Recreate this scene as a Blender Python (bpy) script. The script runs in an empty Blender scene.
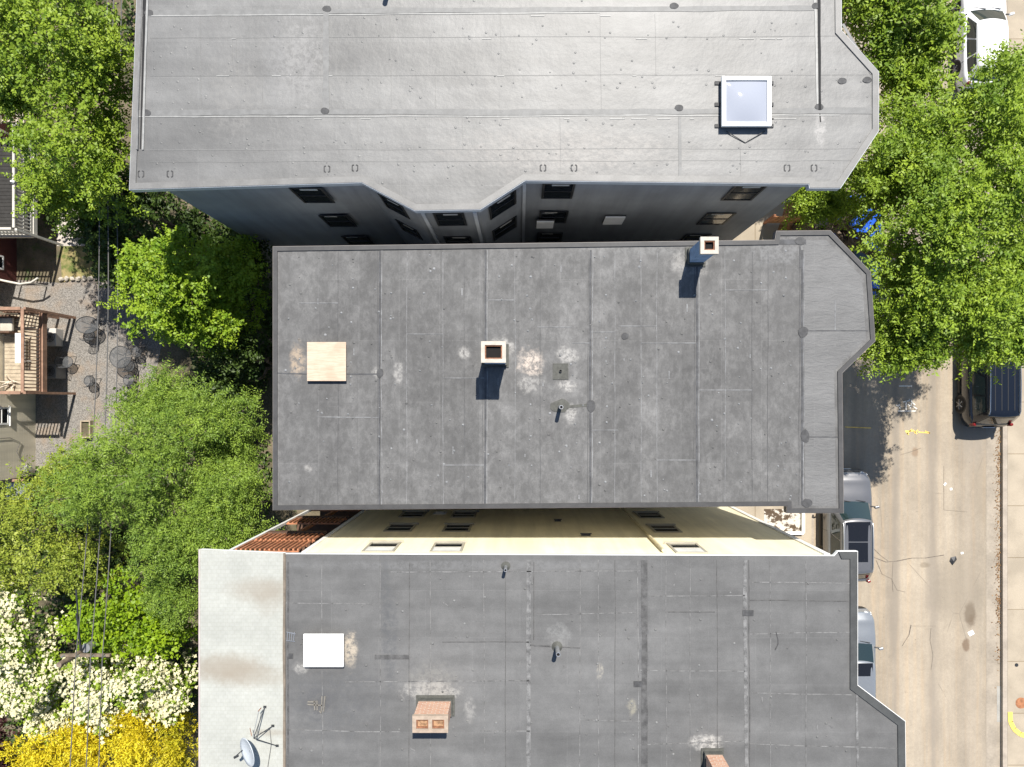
import bpy, bmesh, math, random
import numpy as np
from mathutils import Vector, Matrix
random.seed(7)
SC = bpy.context.scene
COL = SC.collection
R = math.radians
F, NX, NY, H = 711.0, 520.0, 402.0, 31.0      # focal length in pixels, point straight below the drone, drone height

def P(px, py, z=0.0):
    d = H - z
    return Vector(((px-NX)*d/F, (NY-py)*d/F, z))

# ------------------------------------------------------------------ materials
class NT:
    def __init__(s, name):
        s.m = bpy.data.materials.new(name); s.m.use_nodes = True
        s.t = s.m.node_tree; s.n = s.t.nodes; s.b = s.n['Principled BSDF']; s.out = s.n['Material Output']
        s.co = s.n.new('ShaderNodeTexCoord').outputs['Object']
    def L(s, a, b): s.t.links.new(a, b)
    def put(s, sock, v):
        if hasattr(v, 'is_linked') or isinstance(v, bpy.types.NodeSocket): s.L(v, sock)
        elif isinstance(v, (tuple, list)) and len(v) == 3 and sock.type == 'RGBA': sock.default_value = (*v, 1)
        else: sock.default_value = v
    def map(s, scale=(1,1,1), loc=(0,0,0), rot=(0,0,0)):
        n = s.n.new('ShaderNodeMapping'); s.L(s.co, n.inputs['Vector'])
        n.inputs['Scale'].default_value = scale; n.inputs['Location'].default_value = loc; n.inputs['Rotation'].default_value = rot
        return n.outputs[0]
    def noise(s, scale, detail=4, rough=.55, vec=None, dist=0):
        n = s.n.new('ShaderNodeTexNoise'); s.L(vec or s.co, n.inputs['Vector'])
        n.inputs['Scale'].default_value = scale; n.inputs['Detail'].default_value = detail; n.inputs['Roughness'].default_value = rough
        n.inputs['Distortion'].default_value = dist
        return n.outputs['Fac']
    def voro(s, scale, feature='F1', vec=None, out='Distance'):
        n = s.n.new('ShaderNodeTexVoronoi'); n.feature = feature; s.L(vec or s.co, n.inputs['Vector']); n.inputs['Scale'].default_value = scale
        return n.outputs[out]
    def ramp(s, fac, lo, hi, a=0., b=1.):
        n = s.n.new('ShaderNodeMapRange'); n.interpolation_type = 'SMOOTHSTEP'
        s.L(fac, n.inputs[0])
        for i, v in zip((1,2,3,4), (lo,hi,a,b)): n.inputs[i].default_value = v
        return n.outputs[0]
    def math(s, op, a, b=0.):
        n = s.n.new('ShaderNodeMath'); n.operation = op; s.put(n.inputs[0], a); s.put(n.inputs[1], b); return n.outputs[0]
    def mix(s, fac, a, b, mode='MIX'):
        n = s.n.new('ShaderNodeMix'); n.data_type = 'RGBA'; n.blend_type = mode
        s.put(n.inputs[0], fac); s.put(n.inputs[6], a); s.put(n.inputs[7], b); return n.outputs[2]
    def grey(s, col, f):          # multiply a colour by a float
        n = s.n.new('ShaderNodeVectorMath'); n.operation = 'SCALE'; s.put(n.inputs[0], col); s.put(n.inputs['Scale'], f); return n.outputs[0]
    def brick(s, vec, w, h, mortar=.01, a=(1,1,1), b=(.9,.9,.9), m=(.8,.8,.8), offset=.5):
        n = s.n.new('ShaderNodeTexBrick'); s.L(vec, n.inputs['Vector']); n.offset = offset
        n.inputs['Color1'].default_value = (*a,1); n.inputs['Color2'].default_value = (*b,1); n.inputs['Mortar'].default_value = (*m,1)
        n.inputs['Scale'].default_value = 1; n.inputs['Mortar Size'].default_value = mortar; n.inputs['Mortar Smooth'].default_value = .2
        n.inputs['Brick Width'].default_value = w; n.inputs['Row Height'].default_value = h
        return n.outputs['Color']
    def bump(s, h, strength=.3, dist=.02, prev=None):
        n = s.n.new('ShaderNodeBump'); s.L(h, n.inputs['Height']); n.inputs['Strength'].default_value = strength; n.inputs['Distance'].default_value = dist
        if prev: s.L(prev, n.inputs['Normal'])
        s.L(n.outputs[0], s.b.inputs['Normal']); return n.outputs[0]
    def spot(s, x, y, rx, ry, soft=.35, wob=.5):   # mask of an irregular stain at a place
        mp = s.map((1/rx, 1/ry, 0), (-x/rx, -y/ry, 0))
        n = s.n.new('ShaderNodeVectorMath'); n.operation = 'LENGTH'; s.L(mp, n.inputs[0])
        nz = s.noise(4.5, 6, .65)
        d = s.math('ADD', n.outputs['Value'], s.math('MULTIPLY', s.math('SUBTRACT', nz, .5), wob*2))
        return s.ramp(d, 1-soft, 1+soft, 1, 0)
    def done(s, col=None, rough=.8, metal=0, spec=.5, coat=0):
        if col is not None: s.put(s.b.inputs['Base Color'], col)
        s.put(s.b.inputs['Roughness'], rough); s.b.inputs['Metallic'].default_value = metal
        s.b.inputs['Specular IOR Level'].default_value = spec
        s.b.inputs['Coat Weight'].default_value = coat; s.b.inputs['Coat Roughness'].default_value = .04
        return s.m

def M(name, col, rough=.7, var=.18, scale=2.5, bump=.15, bscale=40, metal=0, spec=.4, coat=0):
    t = NT(name)
    a = t.noise(scale, 5); b = t.noise(scale*9, 3)
    f = t.math('ADD', t.ramp(a, .3, .7, 1-var, 1+var), t.ramp(b, .3, .7, -var*.4, var*.4))
    if bump: t.bump(t.noise(bscale, 3), bump, .01)
    return t.done(t.grey(col, f), rough, metal, spec, coat)

def roof_mat(name, c, rough, sheet, rot, lo=.85, hi=1.12, spots=(), wrinkle=0., blot=.2, spec=.4, hard=0., sc_=.9, cloud=1.):
    t = NT(name)
    a = t.noise(.35, 5, .6); b = t.noise(1.7, 6, .65); d = t.noise(38, 2)
    st = t.noise(1.2, 4, .6, t.map((1,.12,1) if rot == 0 else (.12,1,1)))
    f = t.math('MULTIPLY', t.ramp(a, .25, .75, 1-blot, 1+blot), t.ramp(b, .3, .72, lo, hi))
    f = t.math('MULTIPLY', f, t.ramp(st, .3, .7, .91, 1.08) if cloud > .4 else t.ramp(st, .3, .7, .84, 1.13))
    f = t.math('MULTIPLY', f, t.ramp(d, .3, .7, .93, 1.06))
    br = t.brick(t.map((1,1,0), rot=(0,0,R(90) if rot == 0 else 0)), sheet[0], sheet[1], .012, (1,1,1), (sc_,sc_,sc_), (1.03,1.03,1.03))
    scuff = t.ramp(t.noise(5.5, 6, .7, t.map((1,.5,1))), .62, .8, 0, .5*cloud)
    col = t.mix(1, t.grey(c, f), br, 'MULTIPLY')
    col = t.mix(scuff, col, tuple(min(1, x*1.55) for x in c))
    dk = t.ramp(t.noise(2.6, 5, .7, t.map((1,1,1), (13,7,0))), .6, .78, 0, .35*cloud)
    col = t.mix(dk, col, tuple(x*.62 for x in c))
    if hard:      # scuffed film: dark worn islands, pale scratches and chalky freckles
        w5 = t.ramp(t.noise(5.5, 8, .78, t.map((1,.6,1), (8,1,0)), .3), .4, .62, 1-.25*hard, 1+.27*hard); col = t.grey(col, w5)
        w1 = t.ramp(t.noise(1.25, 8, .68, t.map((1,1,1), (3,9,0)), .6), .47, .56, 0, .5*hard)
        col = t.mix(w1, col, tuple(x*.66 for x in c))
        w2 = t.ramp(t.noise(3.1, 7, .72, t.map((1,.35,1), (5,2,0)), .4), .56, .68, 0, .5*hard); col = t.mix(w2, col, tuple(x*1.45 for x in c))
        w3 = t.ramp(t.noise(7, 4, .6, t.map((.12,1.6,1), rot=(0,0,.5))), .66, .74, 0, .3*hard); col = t.mix(w3, col, tuple(x*1.5 for x in c))
        w4 = t.ramp(t.noise(10, 3, .6), .71, .77, 0, .7*hard); col = t.mix(w4, col, tuple(min(.5, x*2.1) for x in c))
    for (px, py, z, rx, ry, cc, k) in spots:
        p = P(px, py, z); m = t.spot(p.x, p.y, rx, ry, .45, 1.0); m = t.math('MULTIPLY', m, t.ramp(t.noise(7, 8, .8), .4, .58, .12, 1))
        col = t.mix(t.math('MULTIPLY', m, k), col, cc)
    h = t.math('ADD', t.noise(1.3, 3), t.math('MULTIPLY', t.noise(9, 3), .22))
    n = t.bump(h, .35, .05)
    if wrinkle: n = t.bump(t.noise(3, 4, .6, t.map((.8,2.4,1)), 1.0), wrinkle, .04, n)
    n = t.bump(d, .25, .006, n)
    t.done(col, rough, 0, spec)
    return t.m

def leaf_mat(name, c0, c1, trans=.3, rough=.5):
    t = NT(name)
    at = t.n.new('ShaderNodeAttribute'); at.attribute_name = 'var'
    col = t.mix(at.outputs['Fac'], c0, c1)
    t.done(col, rough, 0, .3)
    tr = t.n.new('ShaderNodeBsdfTranslucent'); t.L(col, tr.inputs['Color'])
    mx = t.n.new('ShaderNodeMixShader'); mx.inputs[0].default_value = trans
    t.L(t.b.outputs[0], mx.inputs[1]); t.L(tr.outputs[0], mx.inputs[2]); t.L(mx.outputs[0], t.out.inputs['Surface'])
    return t.m

def glass_mat(name, col=(.01,.013,.016), rough=.04, spec=.8):
    t = NT(name); return t.done(col, rough, 0, spec, 0)

# ------------------------------------------------------------------ mesh helper
class MB:
    def __init__(s): s.v = []; s.f = []; s.m = []; s.sm = []
    def add(s, vs, fs, m=0, smooth=False):
        o = len(s.v); s.v += [tuple(x) for x in vs]
        for f in fs: s.f.append([i+o for i in f]); s.m.append(m); s.sm.append(smooth)
        return s
    def box(s, c, size, m=0, rz=0., mat=None):
        hx, hy, hz = (k/2 for k in size)
        vs = [Vector((sx*hx, sy*hy, sz*hz)) for sz in (-1,1) for sx, sy in ((-1,-1),(1,-1),(1,1),(-1,1))]
        rm = Matrix.Rotation(rz, 3, 'Z') if mat is None else mat
        vs = [rm @ v + Vector(c) for v in vs]
        return s.add(vs, [(3,2,1,0),(4,5,6,7),(0,1,5,4),(1,2,6,5),(2,3,7,6),(3,0,4,7)], m)
    def bar(s, p, q, w, h, m=0):                 # box beam from p to q
        p, q = Vector(p), Vector(q); d = (q-p); L = d.length
        if L < 1e-6: return s
        d.normalize(); up = Vector((0,0,1)) if abs(d.z) < .95 else Vector((0,1,0))
        x = d.cross(up).normalized(); y = x.cross(d).normalized()
        return s.box((p+q)/2, (w, L, h), m, mat=Matrix((x, d, y)).transposed())
    def prism(s, poly, z0, z1, m=0, mtop=None):
        n = len(poly); vs = [(p[0],p[1],z0) for p in poly] + [(p[0],p[1],z1) for p in poly]
        s.add(vs, [tuple(range(n-1,-1,-1))] + [(i,(i+1)%n,n+(i+1)%n,n+i) for i in range(n)], m)
        return s.add(vs[n:], [tuple(range(n))], m if mtop is None else mtop)
    def ring(s, a, b, z0, z1, m=0):              # band between two outlines
        n = len(a)
        vs = [(p[0],p[1],z) for z in (z0,z1) for q in (a,b) for p in q]
        fs = []
        for i in range(n):
            j = (i+1) % n
            fs += [(2*n+i,2*n+j,3*n+j,3*n+i), (i,n+i,n+j,j), (i,j,2*n+j,2*n+i), (n+j,n+i,3*n+i,3*n+j)]
        return s.add(vs, fs, m)
    def tube(s, pts, r, seg=8, m=0, r1=None, cap=True):
        pts = [Vector(p) for p in pts]; n = len(pts); vs = []; fs = []
        for i, p in enumerate(pts):
            d = (pts[min(i+1,n-1)] - pts[max(i-1,0)]).normalized()
            up = Vector((0,0,1)) if abs(d.z) < .9 else Vector((1,0,0))
            x = d.cross(up).normalized(); y = d.cross(x)
            rr = r if r1 is None else r + (r1-r)*i/max(1,n-1)
            vs += [p + (x*math.cos(2*math.pi*k/seg) + y*math.sin(2*math.pi*k/seg))*rr for k in range(seg)]
        for i in range(n-1):
            for k in range(seg): fs.append((i*seg+k, i*seg+(k+1)%seg, (i+1)*seg+(k+1)%seg, (i+1)*seg+k))
        s.add(vs, fs, m, True)
        if cap: s.add(vs[:seg] + vs[-seg:], [tuple(range(seg))[::-1], tuple(range(seg, 2*seg))], m)
        return s
    def cyl(s, c, r, z0, z1, seg=16, m=0, r1=None):
        return s.tube([(c[0],c[1],z0),(c[0],c[1],z1)], r, seg, m, r1)
    def strip(s, p, q, w, z, h=.008, m=0):
        p, q = Vector((p[0],p[1],0)), Vector((q[0],q[1],0)); d = (q-p).normalized(); n = Vector((-d.y,d.x,0))*w/2
        L = (q-p).length
        if L > 1.6 and w < .2:               # long laps wander a little and vary in width
            k = int(L/.55)+1; a_ = []; b_ = []; wob = 0.
            for i in range(k+1):
                wob = wob*.8 + random.uniform(-.009,.009); c = p.lerp(q, i/k) + n/(w/2)*wob; f = random.uniform(.82,1.18)
                a_.append(c-n*f); b_.append(c+n*f)
            vs = [(v.x,v.y,zz) for zz in (z, z+h) for v in a_+b_]; m2 = 2*(k+1); fs = []
            for i in range(k):
                A, B, C, D = i, i+1, k+2+i, k+1+i
                fs += [(m2+A,m2+B,m2+C,m2+D), (A,B,m2+B,m2+A), (C,D,m2+D,m2+C)]
            fs += [(k+1,0,m2,m2+k+1), (k,2*k+1,m2+2*k+1,m2+k)]
            return s.add(vs, fs, m)
        return s.prism([p-n, q-n, q+n, p+n], z, z+h, m)
    def blob(s, c, rx, ry, z, h=.004, m=0, seg=22, wob=.25, rz=0.):
        ph = [random.uniform(0,6.28) for _ in range(4)]; pts = []
        for k in range(seg):
            a = 2*math.pi*k/seg
            r = 1 + wob*(.5*math.sin(2*a+ph[0]) + .4*math.sin(3*a+ph[1]) + .35*math.sin(5*a+ph[2]) + .25*math.sin(8*a+ph[3]))
            x, y = rx*r*math.cos(a), ry*r*math.sin(a)
            pts.append((c[0]+x*math.cos(rz)-y*math.sin(rz), c[1]+x*math.sin(rz)+y*math.cos(rz)))
        return s.prism(pts, z, z+h, m)
    def dome(s, c, r, h, m=0, seg=7):
        vs = []
        for rr, hh in ((1,0),(.75,.65),(.35,.95)):
            vs += [(c[0]+r*rr*math.cos(2*math.pi*k/seg), c[1]+r*rr*math.sin(2*math.pi*k/seg), c[2]+h*hh) for k in range(seg)]
        fs = [(i*seg+k, i*seg+(k+1)%seg, (i+1)*seg+(k+1)%seg, (i+1)*seg+k) for i in range(2) for k in range(seg)]
        return s.add(vs, fs + [tuple(range(2*seg, 3*seg))], m, True)
    def build(s, name, mats, parent=None, bevel=0., **props):
        me = bpy.data.meshes.new(name); me.from_pydata(s.v, [], s.f); me.update()
        if not isinstance(mats, (list, tuple)): mats = [mats]
        for m in mats: me.materials.append(m)
        me.polygons.foreach_set('material_index', s.m); me.polygons.foreach_set('use_smooth', s.sm)
        o = bpy.data.objects.new(name, me); COL.objects.link(o)
        if parent is not None: o.parent = parent
        for k, v in props.items(): o[k] = v
        if bevel:
            b = o.modifiers.new('b', 'BEVEL'); b.width = bevel; b.segments = 2; b.limit_method = 'ANGLE'
        return o

def thing(name, label, cat, loc=(0,0,0), rz=0., group=None):
    o = bpy.data.objects.new(name, None); COL.objects.link(o); o.empty_display_size = .2
    o.location = loc; o.rotation_euler = (0,0,rz); o['label'] = label; o['category'] = cat
    if group: o['group'] = group
    return o
def tag(o, label, cat, group=None):
    o['label'] = label; o['category'] = cat
    if group: o['group'] = group
    return o
def struct(o): o['kind'] = 'structure'; return o
def copy_tree(o, parent=None):
    c = o.copy(); COL.objects.link(c)
    if parent is not None: c.parent = parent
    for ch in list(o.children): copy_tree(ch, c)
    return c

def offset(poly, d):        # inset (d>0) of a counter-clockwise outline
    n = len(poly); out = []
    for i in range(n):
        a, b, c = (Vector((poly[k][0], poly[k][1])) for k in (i-1, i, (i+1) % n))
        d1 = (b-a).normalized(); d2 = (c-b).normalized(); n1 = Vector((-d1.y,d1.x)); n2 = Vector((-d2.y,d2.x))
        m = (n1+n2).normalized(); out.append(b + m*d/max(.3, m.dot(n1)))
    return out
def ccw(poly):
    a = sum(poly[i-1][0]*poly[i][1]-poly[i][0]*poly[i-1][1] for i in range(len(poly)))
    return poly if a > 0 else poly[::-1]

# ------------------------------------------------------------------ world, sun, camera
SUN_EL, SUN_AZ = R(58), Vector((.235, .972))     # the sun stands towards the top of the picture, a little right
w = bpy.data.worlds.new("World"); SC.world = w; w.use_nodes = True
sky = w.node_tree.nodes.new('ShaderNodeTexSky'); sky.sky_type = 'NISHITA'; sky.sun_disc = False
sky.sun_elevation = SUN_EL; sky.sun_rotation = math.atan2(SUN_AZ.x, SUN_AZ.y); sky.air_density = 1.0; sky.dust_density = .4
w.node_tree.links.new(sky.outputs[0], w.node_tree.nodes['Background'].inputs['Color']); w.node_tree.nodes['Background'].inputs['Strength'].default_value = .078
sl = bpy.data.lights.new('sun', 'SUN'); sl.energy = 4.4; sl.angle = R(.53); sl.color = (1,.95,.87)
so = bpy.data.objects.new('sun', sl); COL.objects.link(so)
sd = Vector((SUN_AZ.x*math.cos(SUN_EL), SUN_AZ.y*math.cos(SUN_EL), math.sin(SUN_EL)))
so.rotation_euler = sd.to_track_quat('Z', 'Y').to_euler(); so.location = (5,20,40)
cd = bpy.data.cameras.new('camera'); cd.sensor_width = 36; cd.lens = F/1024*36; cd.clip_end = 500
cd.shift_x = -(NX-512)/1024; cd.shift_y = (NY-383.5)/1024
co = bpy.data.objects.new('camera', cd); COL.objects.link(co); co.location = (0,0,H); SC.camera = co
SC.view_settings.view_transform = 'Standard'; SC.view_settings.look = 'None'; SC.view_settings.gamma = 1; SC.view_settings.exposure = .92
SC.cycles.max_bounces = 6; SC.cycles.transparent_max_bounces = 8

# ------------------------------------------------------------------ shared materials
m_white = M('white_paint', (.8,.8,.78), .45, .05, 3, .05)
m_trimblue = M('pale_grey_trim', (.44,.47,.51), .4, .06)
m_dark = M('dark_metal', (.03,.032,.035), .45, .2)
m_alu = M('galvanised_metal', (.45,.46,.47), .35, .12, 4, .05, metal=.7)
m_patch = M('membrane_patch', (.055,.055,.056), .7, .25, 9)
m_patch2 = M('membrane_patch_green_grey', (.075,.075,.066), .8, .2, 9)
m_glass = glass_mat('window_glass', rough=.08, spec=.3)
m_cream_frame = M('cream_window_frame', (.36,.335,.27), .5, .08)
m_frame_dark = M('dark_window_frame', (.02,.021,.023), .4, .1)
m_blind = M('pale_blind', (.5,.5,.47), .7, .08)
m_black = M('soot', (.006,.005,.005), .9, .2)
m_plaster = M('cap_mortar', (.44,.4,.34), .85, .12, 7)
m_capb = M('buff_cap', (.33,.26,.2), .9, .15, 7)
m_rust = M('flue_clay', (.22,.1,.055), .9, .3, 12)
m_wire = M('cable', (.1,.097,.094), .55, .1)
m_bluegrey = M('shade_blue_chimney', (.2,.29,.42), .8, .2, 6)  # body colour carries the blue cast of the chimneys' shaded sides

def brick_mat(name, a, b, mort):
    t = NT(name)
    g = t.n.new('ShaderNodeNewGeometry'); s = t.n.new('ShaderNodeSeparateXYZ'); t.L(t.co, s.inputs[0])
    c = t.n.new('ShaderNodeCombineXYZ'); t.L(t.math('ADD', s.outputs[0], s.outputs[1]), c.inputs[0]); t.L(s.outputs[2], c.inputs[1])
    col = t.brick(c.outputs[0], .21, .075, .012, a, b, mort)
    col = t.mix(t.ramp(t.noise(14, 4), .5, .75, 0, .6), col, mort)
    t.bump(t.noise(30, 3), .4, .01)
    return t.done(col, .9)
m_brick = brick_mat('orange_brick', (.5,.27,.17), (.4,.19,.115), (.5,.4,.32))

# ------------------------------------------------------------------ setting: ground, road, pavements
def soil():
    t = NT('soil')
    c = t.mix(t.ramp(t.noise(.8, 6), .35, .65), (.07,.06,.035), (.16,.13,.085))
    c = t.mix(t.ramp(t.noise(2.3, 6, .7), .52, .66, 0, .8), c, (.05,.085,.022))
    t.bump(t.noise(14, 5), .7, .05); return t.done(c, .95)
g = MB(); g.add([(-150,-150,-.012),(150,-150,-.012),(150,150,-.012),(-150,150,-.012)], [(0,1,2,3)])
struct(g.build('ground', soil()))

KX, WX = 20.95, 12.75           # kerb lines of the street
def road_mat():
    t = NT('sun_bleached_asphalt')
    a = t.noise(.5, 6, .62); st = t.noise(1.1, 4, .6, t.map((1.1,.035,1))); st2 = t.noise(4.2, 3, .6, t.map((1,.02,1), (3,1,0)))
    f = t.math('MULTIPLY', t.ramp(a, .3, .7, .92, 1.07), t.ramp(st, .32, .68, .84, 1.1))
    f = t.math('MULTIPLY', f, t.ramp(t.noise(2.2, 6, .7, t.map((1,.4,1))), .3, .7, .93, 1.05)); f = t.math('MULTIPLY', f, t.ramp(t.noise(60, 2), .3, .7, .88, 1.1))
    f = t.math('MULTIPLY', f, t.ramp(t.noise(7, 5, .7), .3, .7, .94, 1.05))
    tint = t.mix(t.ramp(st2, .45, .7, 0, .6), (.31,.264,.205), (.345,.268,.185))
    col = t.grey(tint, f)
    # wheel tracks, worn slightly greyer
    sx = t.n.new('ShaderNodeSeparateXYZ'); t.L(t.co, sx.inputs[0])
    for x, wd, k in ((16.35,.36,.7),(18.0,.36,.65),(14.6,.4,.3),(19.6,.5,.25)):
        d = t.math('ABSOLUTE', t.math('SUBTRACT', sx.outputs[0], x))
        d = t.math('ADD', d, t.math('MULTIPLY', t.math('SUBTRACT', t.noise(.7, 4, vec=t.map((1,.3,1), (x,0,0))), .5), .9))
        col = t.mix(t.ramp(d, 0, wd, k, 0), col, (.2,.173,.142))
    crack = t.ramp(t.voro(.3, 'DISTANCE_TO_EDGE', t.map((1,.7,1), (.3,.2,0))), 0, .006, 1, 0)
    crack = t.math('MULTIPLY', crack, t.ramp(t.noise(.5, 3), .5, .62, 0, .55))
    col = t.mix(crack, col, (.12,.1,.08))
    spk = t.ramp(t.voro(2.3, out='Distance'), .0, .09, .8, 0); spk = t.math('MULTIPLY', spk, t.ramp(t.noise(.9, 2), .55, .6))
    col = t.mix(spk, col, (.1,.085,.07))
    for (px, py, rx, ry, cc, k) in ((970,614,.24,.5,(.085,.055,.032),.85),(966,645,.16,.28,(.12,.075,.045),.7),(960,590,1.1,1.6,(.21,.18,.14),.5),
                                    (915,452,.14,.2,(.2,.13,.08),.6),(985,490,.5,1.5,(.23,.19,.14),.4),(975,410,.9,2.2,(.235,.205,.17),.6),(925,565,.2,.12,(.16,.13,.09),.5)):
        p = P(px, py); col = t.mix(t.math('MULTIPLY', t.spot(p.x, p.y, rx, ry), k), col, cc)
    t.bump(t.noise(70, 2), .3, .008); return t.done(col, .9, 0, .3)
road = MB().add([(WX,-60,-.004),(KX,-60,-.004),(KX,60,-.004),(WX,60,-.004)], [(0,1,2,3)]).build('road', road_mat()); struct(road)

def slab_mat(name, c, w, h, mort=.02):
    t = NT(name)
    br = t.brick(t.map((1,1,0)), w, h, mort, (1,1,1), (.93,.93,.93), (.62,.58,.52), 0)
    f = t.math('MULTIPLY', t.ramp(t.noise(.9, 5), .3, .7, .86, 1.1), t.ramp(t.noise(45, 2), .3, .7, .93, 1.06))
    col = t.mix(1, t.grey(c, f), br, 'MULTIPLY'); col = t.mix(t.ramp(t.noise(3, 5), .6, .75, 0, .35), col, (.25,.2,.15))
    t.bump(t.noise(60, 2), .25, .006); return t.done(col, .9, 0, .3)
m_pave = slab_mat('pale_concrete_slabs', (.35,.298,.228), 1.7, 2.25)
m_kerb = M('kerb_concrete', (.32,.275,.225), .9, .15, 2)
struct(MB().box((KX+.2+4, 0, .03), (8, 120, .26)).build('pavement', m_pave))
struct(MB().box((KX+.1-.003, 0, .025), (.2, 120, .262)).build('kerb', m_kerb))
struct(MB().box((10.4, 0, .028), (WX-.2-8.06, 120, .256)).build('pavement', m_pave))
struct(MB().box((WX-.1, 0, .025), (.2, 120, .26)).build('kerb', m_kerb))
gut = MB(); gut.add([(KX-.62,-60,0),(KX,-60,0),(KX,60,0),(KX-.62,60,0)], [(0,1,2,3)])
struct(gut.build('gutter', M('gutter_concrete', (.29,.25,.2), .9, .16, 1.2)))
rs = MB()
def pline(pts, w, z=.004):
    for a, b in zip(pts, pts[1:]): rs.strip(P(*a), P(*b), w*random.uniform(.3,.85), z, .002, 0)
pline([(873,557),(886,562),(897,561),(912,558),(925,558),(944,555)], .05); pline([(873,548),(880,555),(888,561)], .04); pline([(876,560),(882,574),(892,579),(893,592)], .03)
pline([(893,562),(892,580),(897,590),(905,592)], .02)
pline([(911,625),(909,635),(902,646)], .05); pline([(900,455),(910,452),(921,448)], .025); pline([(931,628),(930,640),(933,655),(931,670)], .016)
pline([(845,735),(870,737),(890,742),(898,743)], .02); pline([(944,466),(944,510),(968,512)], .02); pline([(912,626),(936,626)], .015)
rs.build('tar_crack', M('tar_crack', (.13,.11,.09), .9, .3, 8), road)
mk = MB()
for a, b in (((898,411),(916,411)),((906,411),(906,401)),((903,402),(912,400)),((909,399),(915,405)),((912,402),(910,409)),((896,405),(901,407)),((899,404),(900,409)),((913,406),(917,409)),((908,404),(911,407))):
    mk.strip(P(*a), P(*b), .045, .003, .002, 0)
for a, b in (((905,431),(913,431)),((907,434),(912,429)),((913,430),(917,434)),((914,433),(918,430)),((918,432),(930,433)),((925,431),(930,433)),((906,432),(909,435))):
    mk.strip(P(*a), P(*b), .05, .003, .002, 1)
mk.strip(P(845,427), P(871,428), .04, .003, .002, 1); mk.strip(P(899,386), P(912,386), .04, .003, .002, 0)
mk.build('painted_mark', [M('white_spray_paint', (.75,.72,.66), .8, .2, 12), M('yellow_spray_paint', (.75,.52,.13), .8, .25, 12)], road)
rust = M('rusty_iron', (.3,.13,.06), .8, .25, 8)
c = P(1021, 703, .16); mh = MB().cyl(c, .21, .16, .168, 20).ring([(c.x+.24*math.cos(k*.314), c.y+.24*math.sin(k*.314)) for k in range(20)], [(c.x+.212*math.cos(k*.314), c.y+.212*math.sin(k*.314)) for k in range(20)], .161, .166)
tag(mh.build('manhole_cover', rust), 'round rusty utility cover set in the pale pavement', 'manhole cover')
c = P(1016.5, 665, .16); tag(MB().cyl(c, .06, .16, .172, 12).ring([(c.x+.08*math.cos(k*.524), c.y+.08*math.sin(k*.524)) for k in range(12)], [(c.x+.062*math.cos(k*.524), c.y+.062*math.sin(k*.524)) for k in range(12)], .161, .168).build('valve_cover', m_dark), 'tiny dark valve cover in the pavement slab', 'cover')
yk = MB()
yp = [P(1010,712,.165), P(1010.5,722,.165), P(1014,729,.165), P(1020,734,.165), P(1030,737,.165)]
for a, b in zip(yp, yp[1:]): yk.bar(a, b, .2, .03)
struct(yk.build('yellow_kerb_paint', M('yellow_kerb', (.72,.55,.12), .8, .12)))
gp = MB().add([P(997,686,.004), P(1006,686,.004), P(1006,722,.004), P(997,722,.004)], [(3,2,1,0)])
struct(gp.build('concrete_patch', M('grey_concrete_patch', (.3,.29,.265), .9, .1)))
# litter
lt = MB(); p = P(953,560); lt.add([(p.x-.16,p.y-.05,.003),(p.x-.03,p.y-.24,.003),(p.x+.17,p.y+.02,.003),(p.x+.12,p.y+.17,.003),(p.x-.1,p.y+.12,.003),(p.x-.02,p.y-.03,.1),(p.x+.07,p.y+.06,.08)],
    [(0,1,5),(1,2,6,5),(2,3,6),(3,4,5,6),(4,0,5)]); tag(lt.build('plastic_bag', m_dark), 'crumpled black plastic scrap lying in the middle of the road', 'litter')
for nm, px, py, sx, sy, rz, lab in (('paper_scrap', 971, 633, .24,.2,.5,'white square of paper south of the brown oil stain'), ('paper_scrap', 962, 553, .11,.09,.2,'small white paper scrap beside the black plastic scrap'),
        ('paper_scrap', 945, 484, .13,.09,.9,'small white paper scrap alone on the road level with the front of the silver SUV'), ('paper_scrap', 951, 489, .1,.1,.1,'tiny white paper scrap south east of another scrap on the open road')):
    p = P(px, py); q = MB(); hx, hy = sx/2, sy/2
    vs = [(-hx,-hy,.004),(hx,-hy,.006),(hx,hy,.02),(-hx,hy,.004),(-hx,-hy,.001),(hx,-hy,.001),(hx,hy,.012),(-hx,hy,.001)]
    q.add(vs, [(0,1,2,3),(7,6,5,4),(0,4,5,1),(1,5,6,2),(2,6,7,3),(3,7,4,0)]); o = q.build(nm, m_white); o.location = (p.x,p.y,0); o.rotation_euler = (0,0,rz); tag(o, lab, 'litter')
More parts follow.
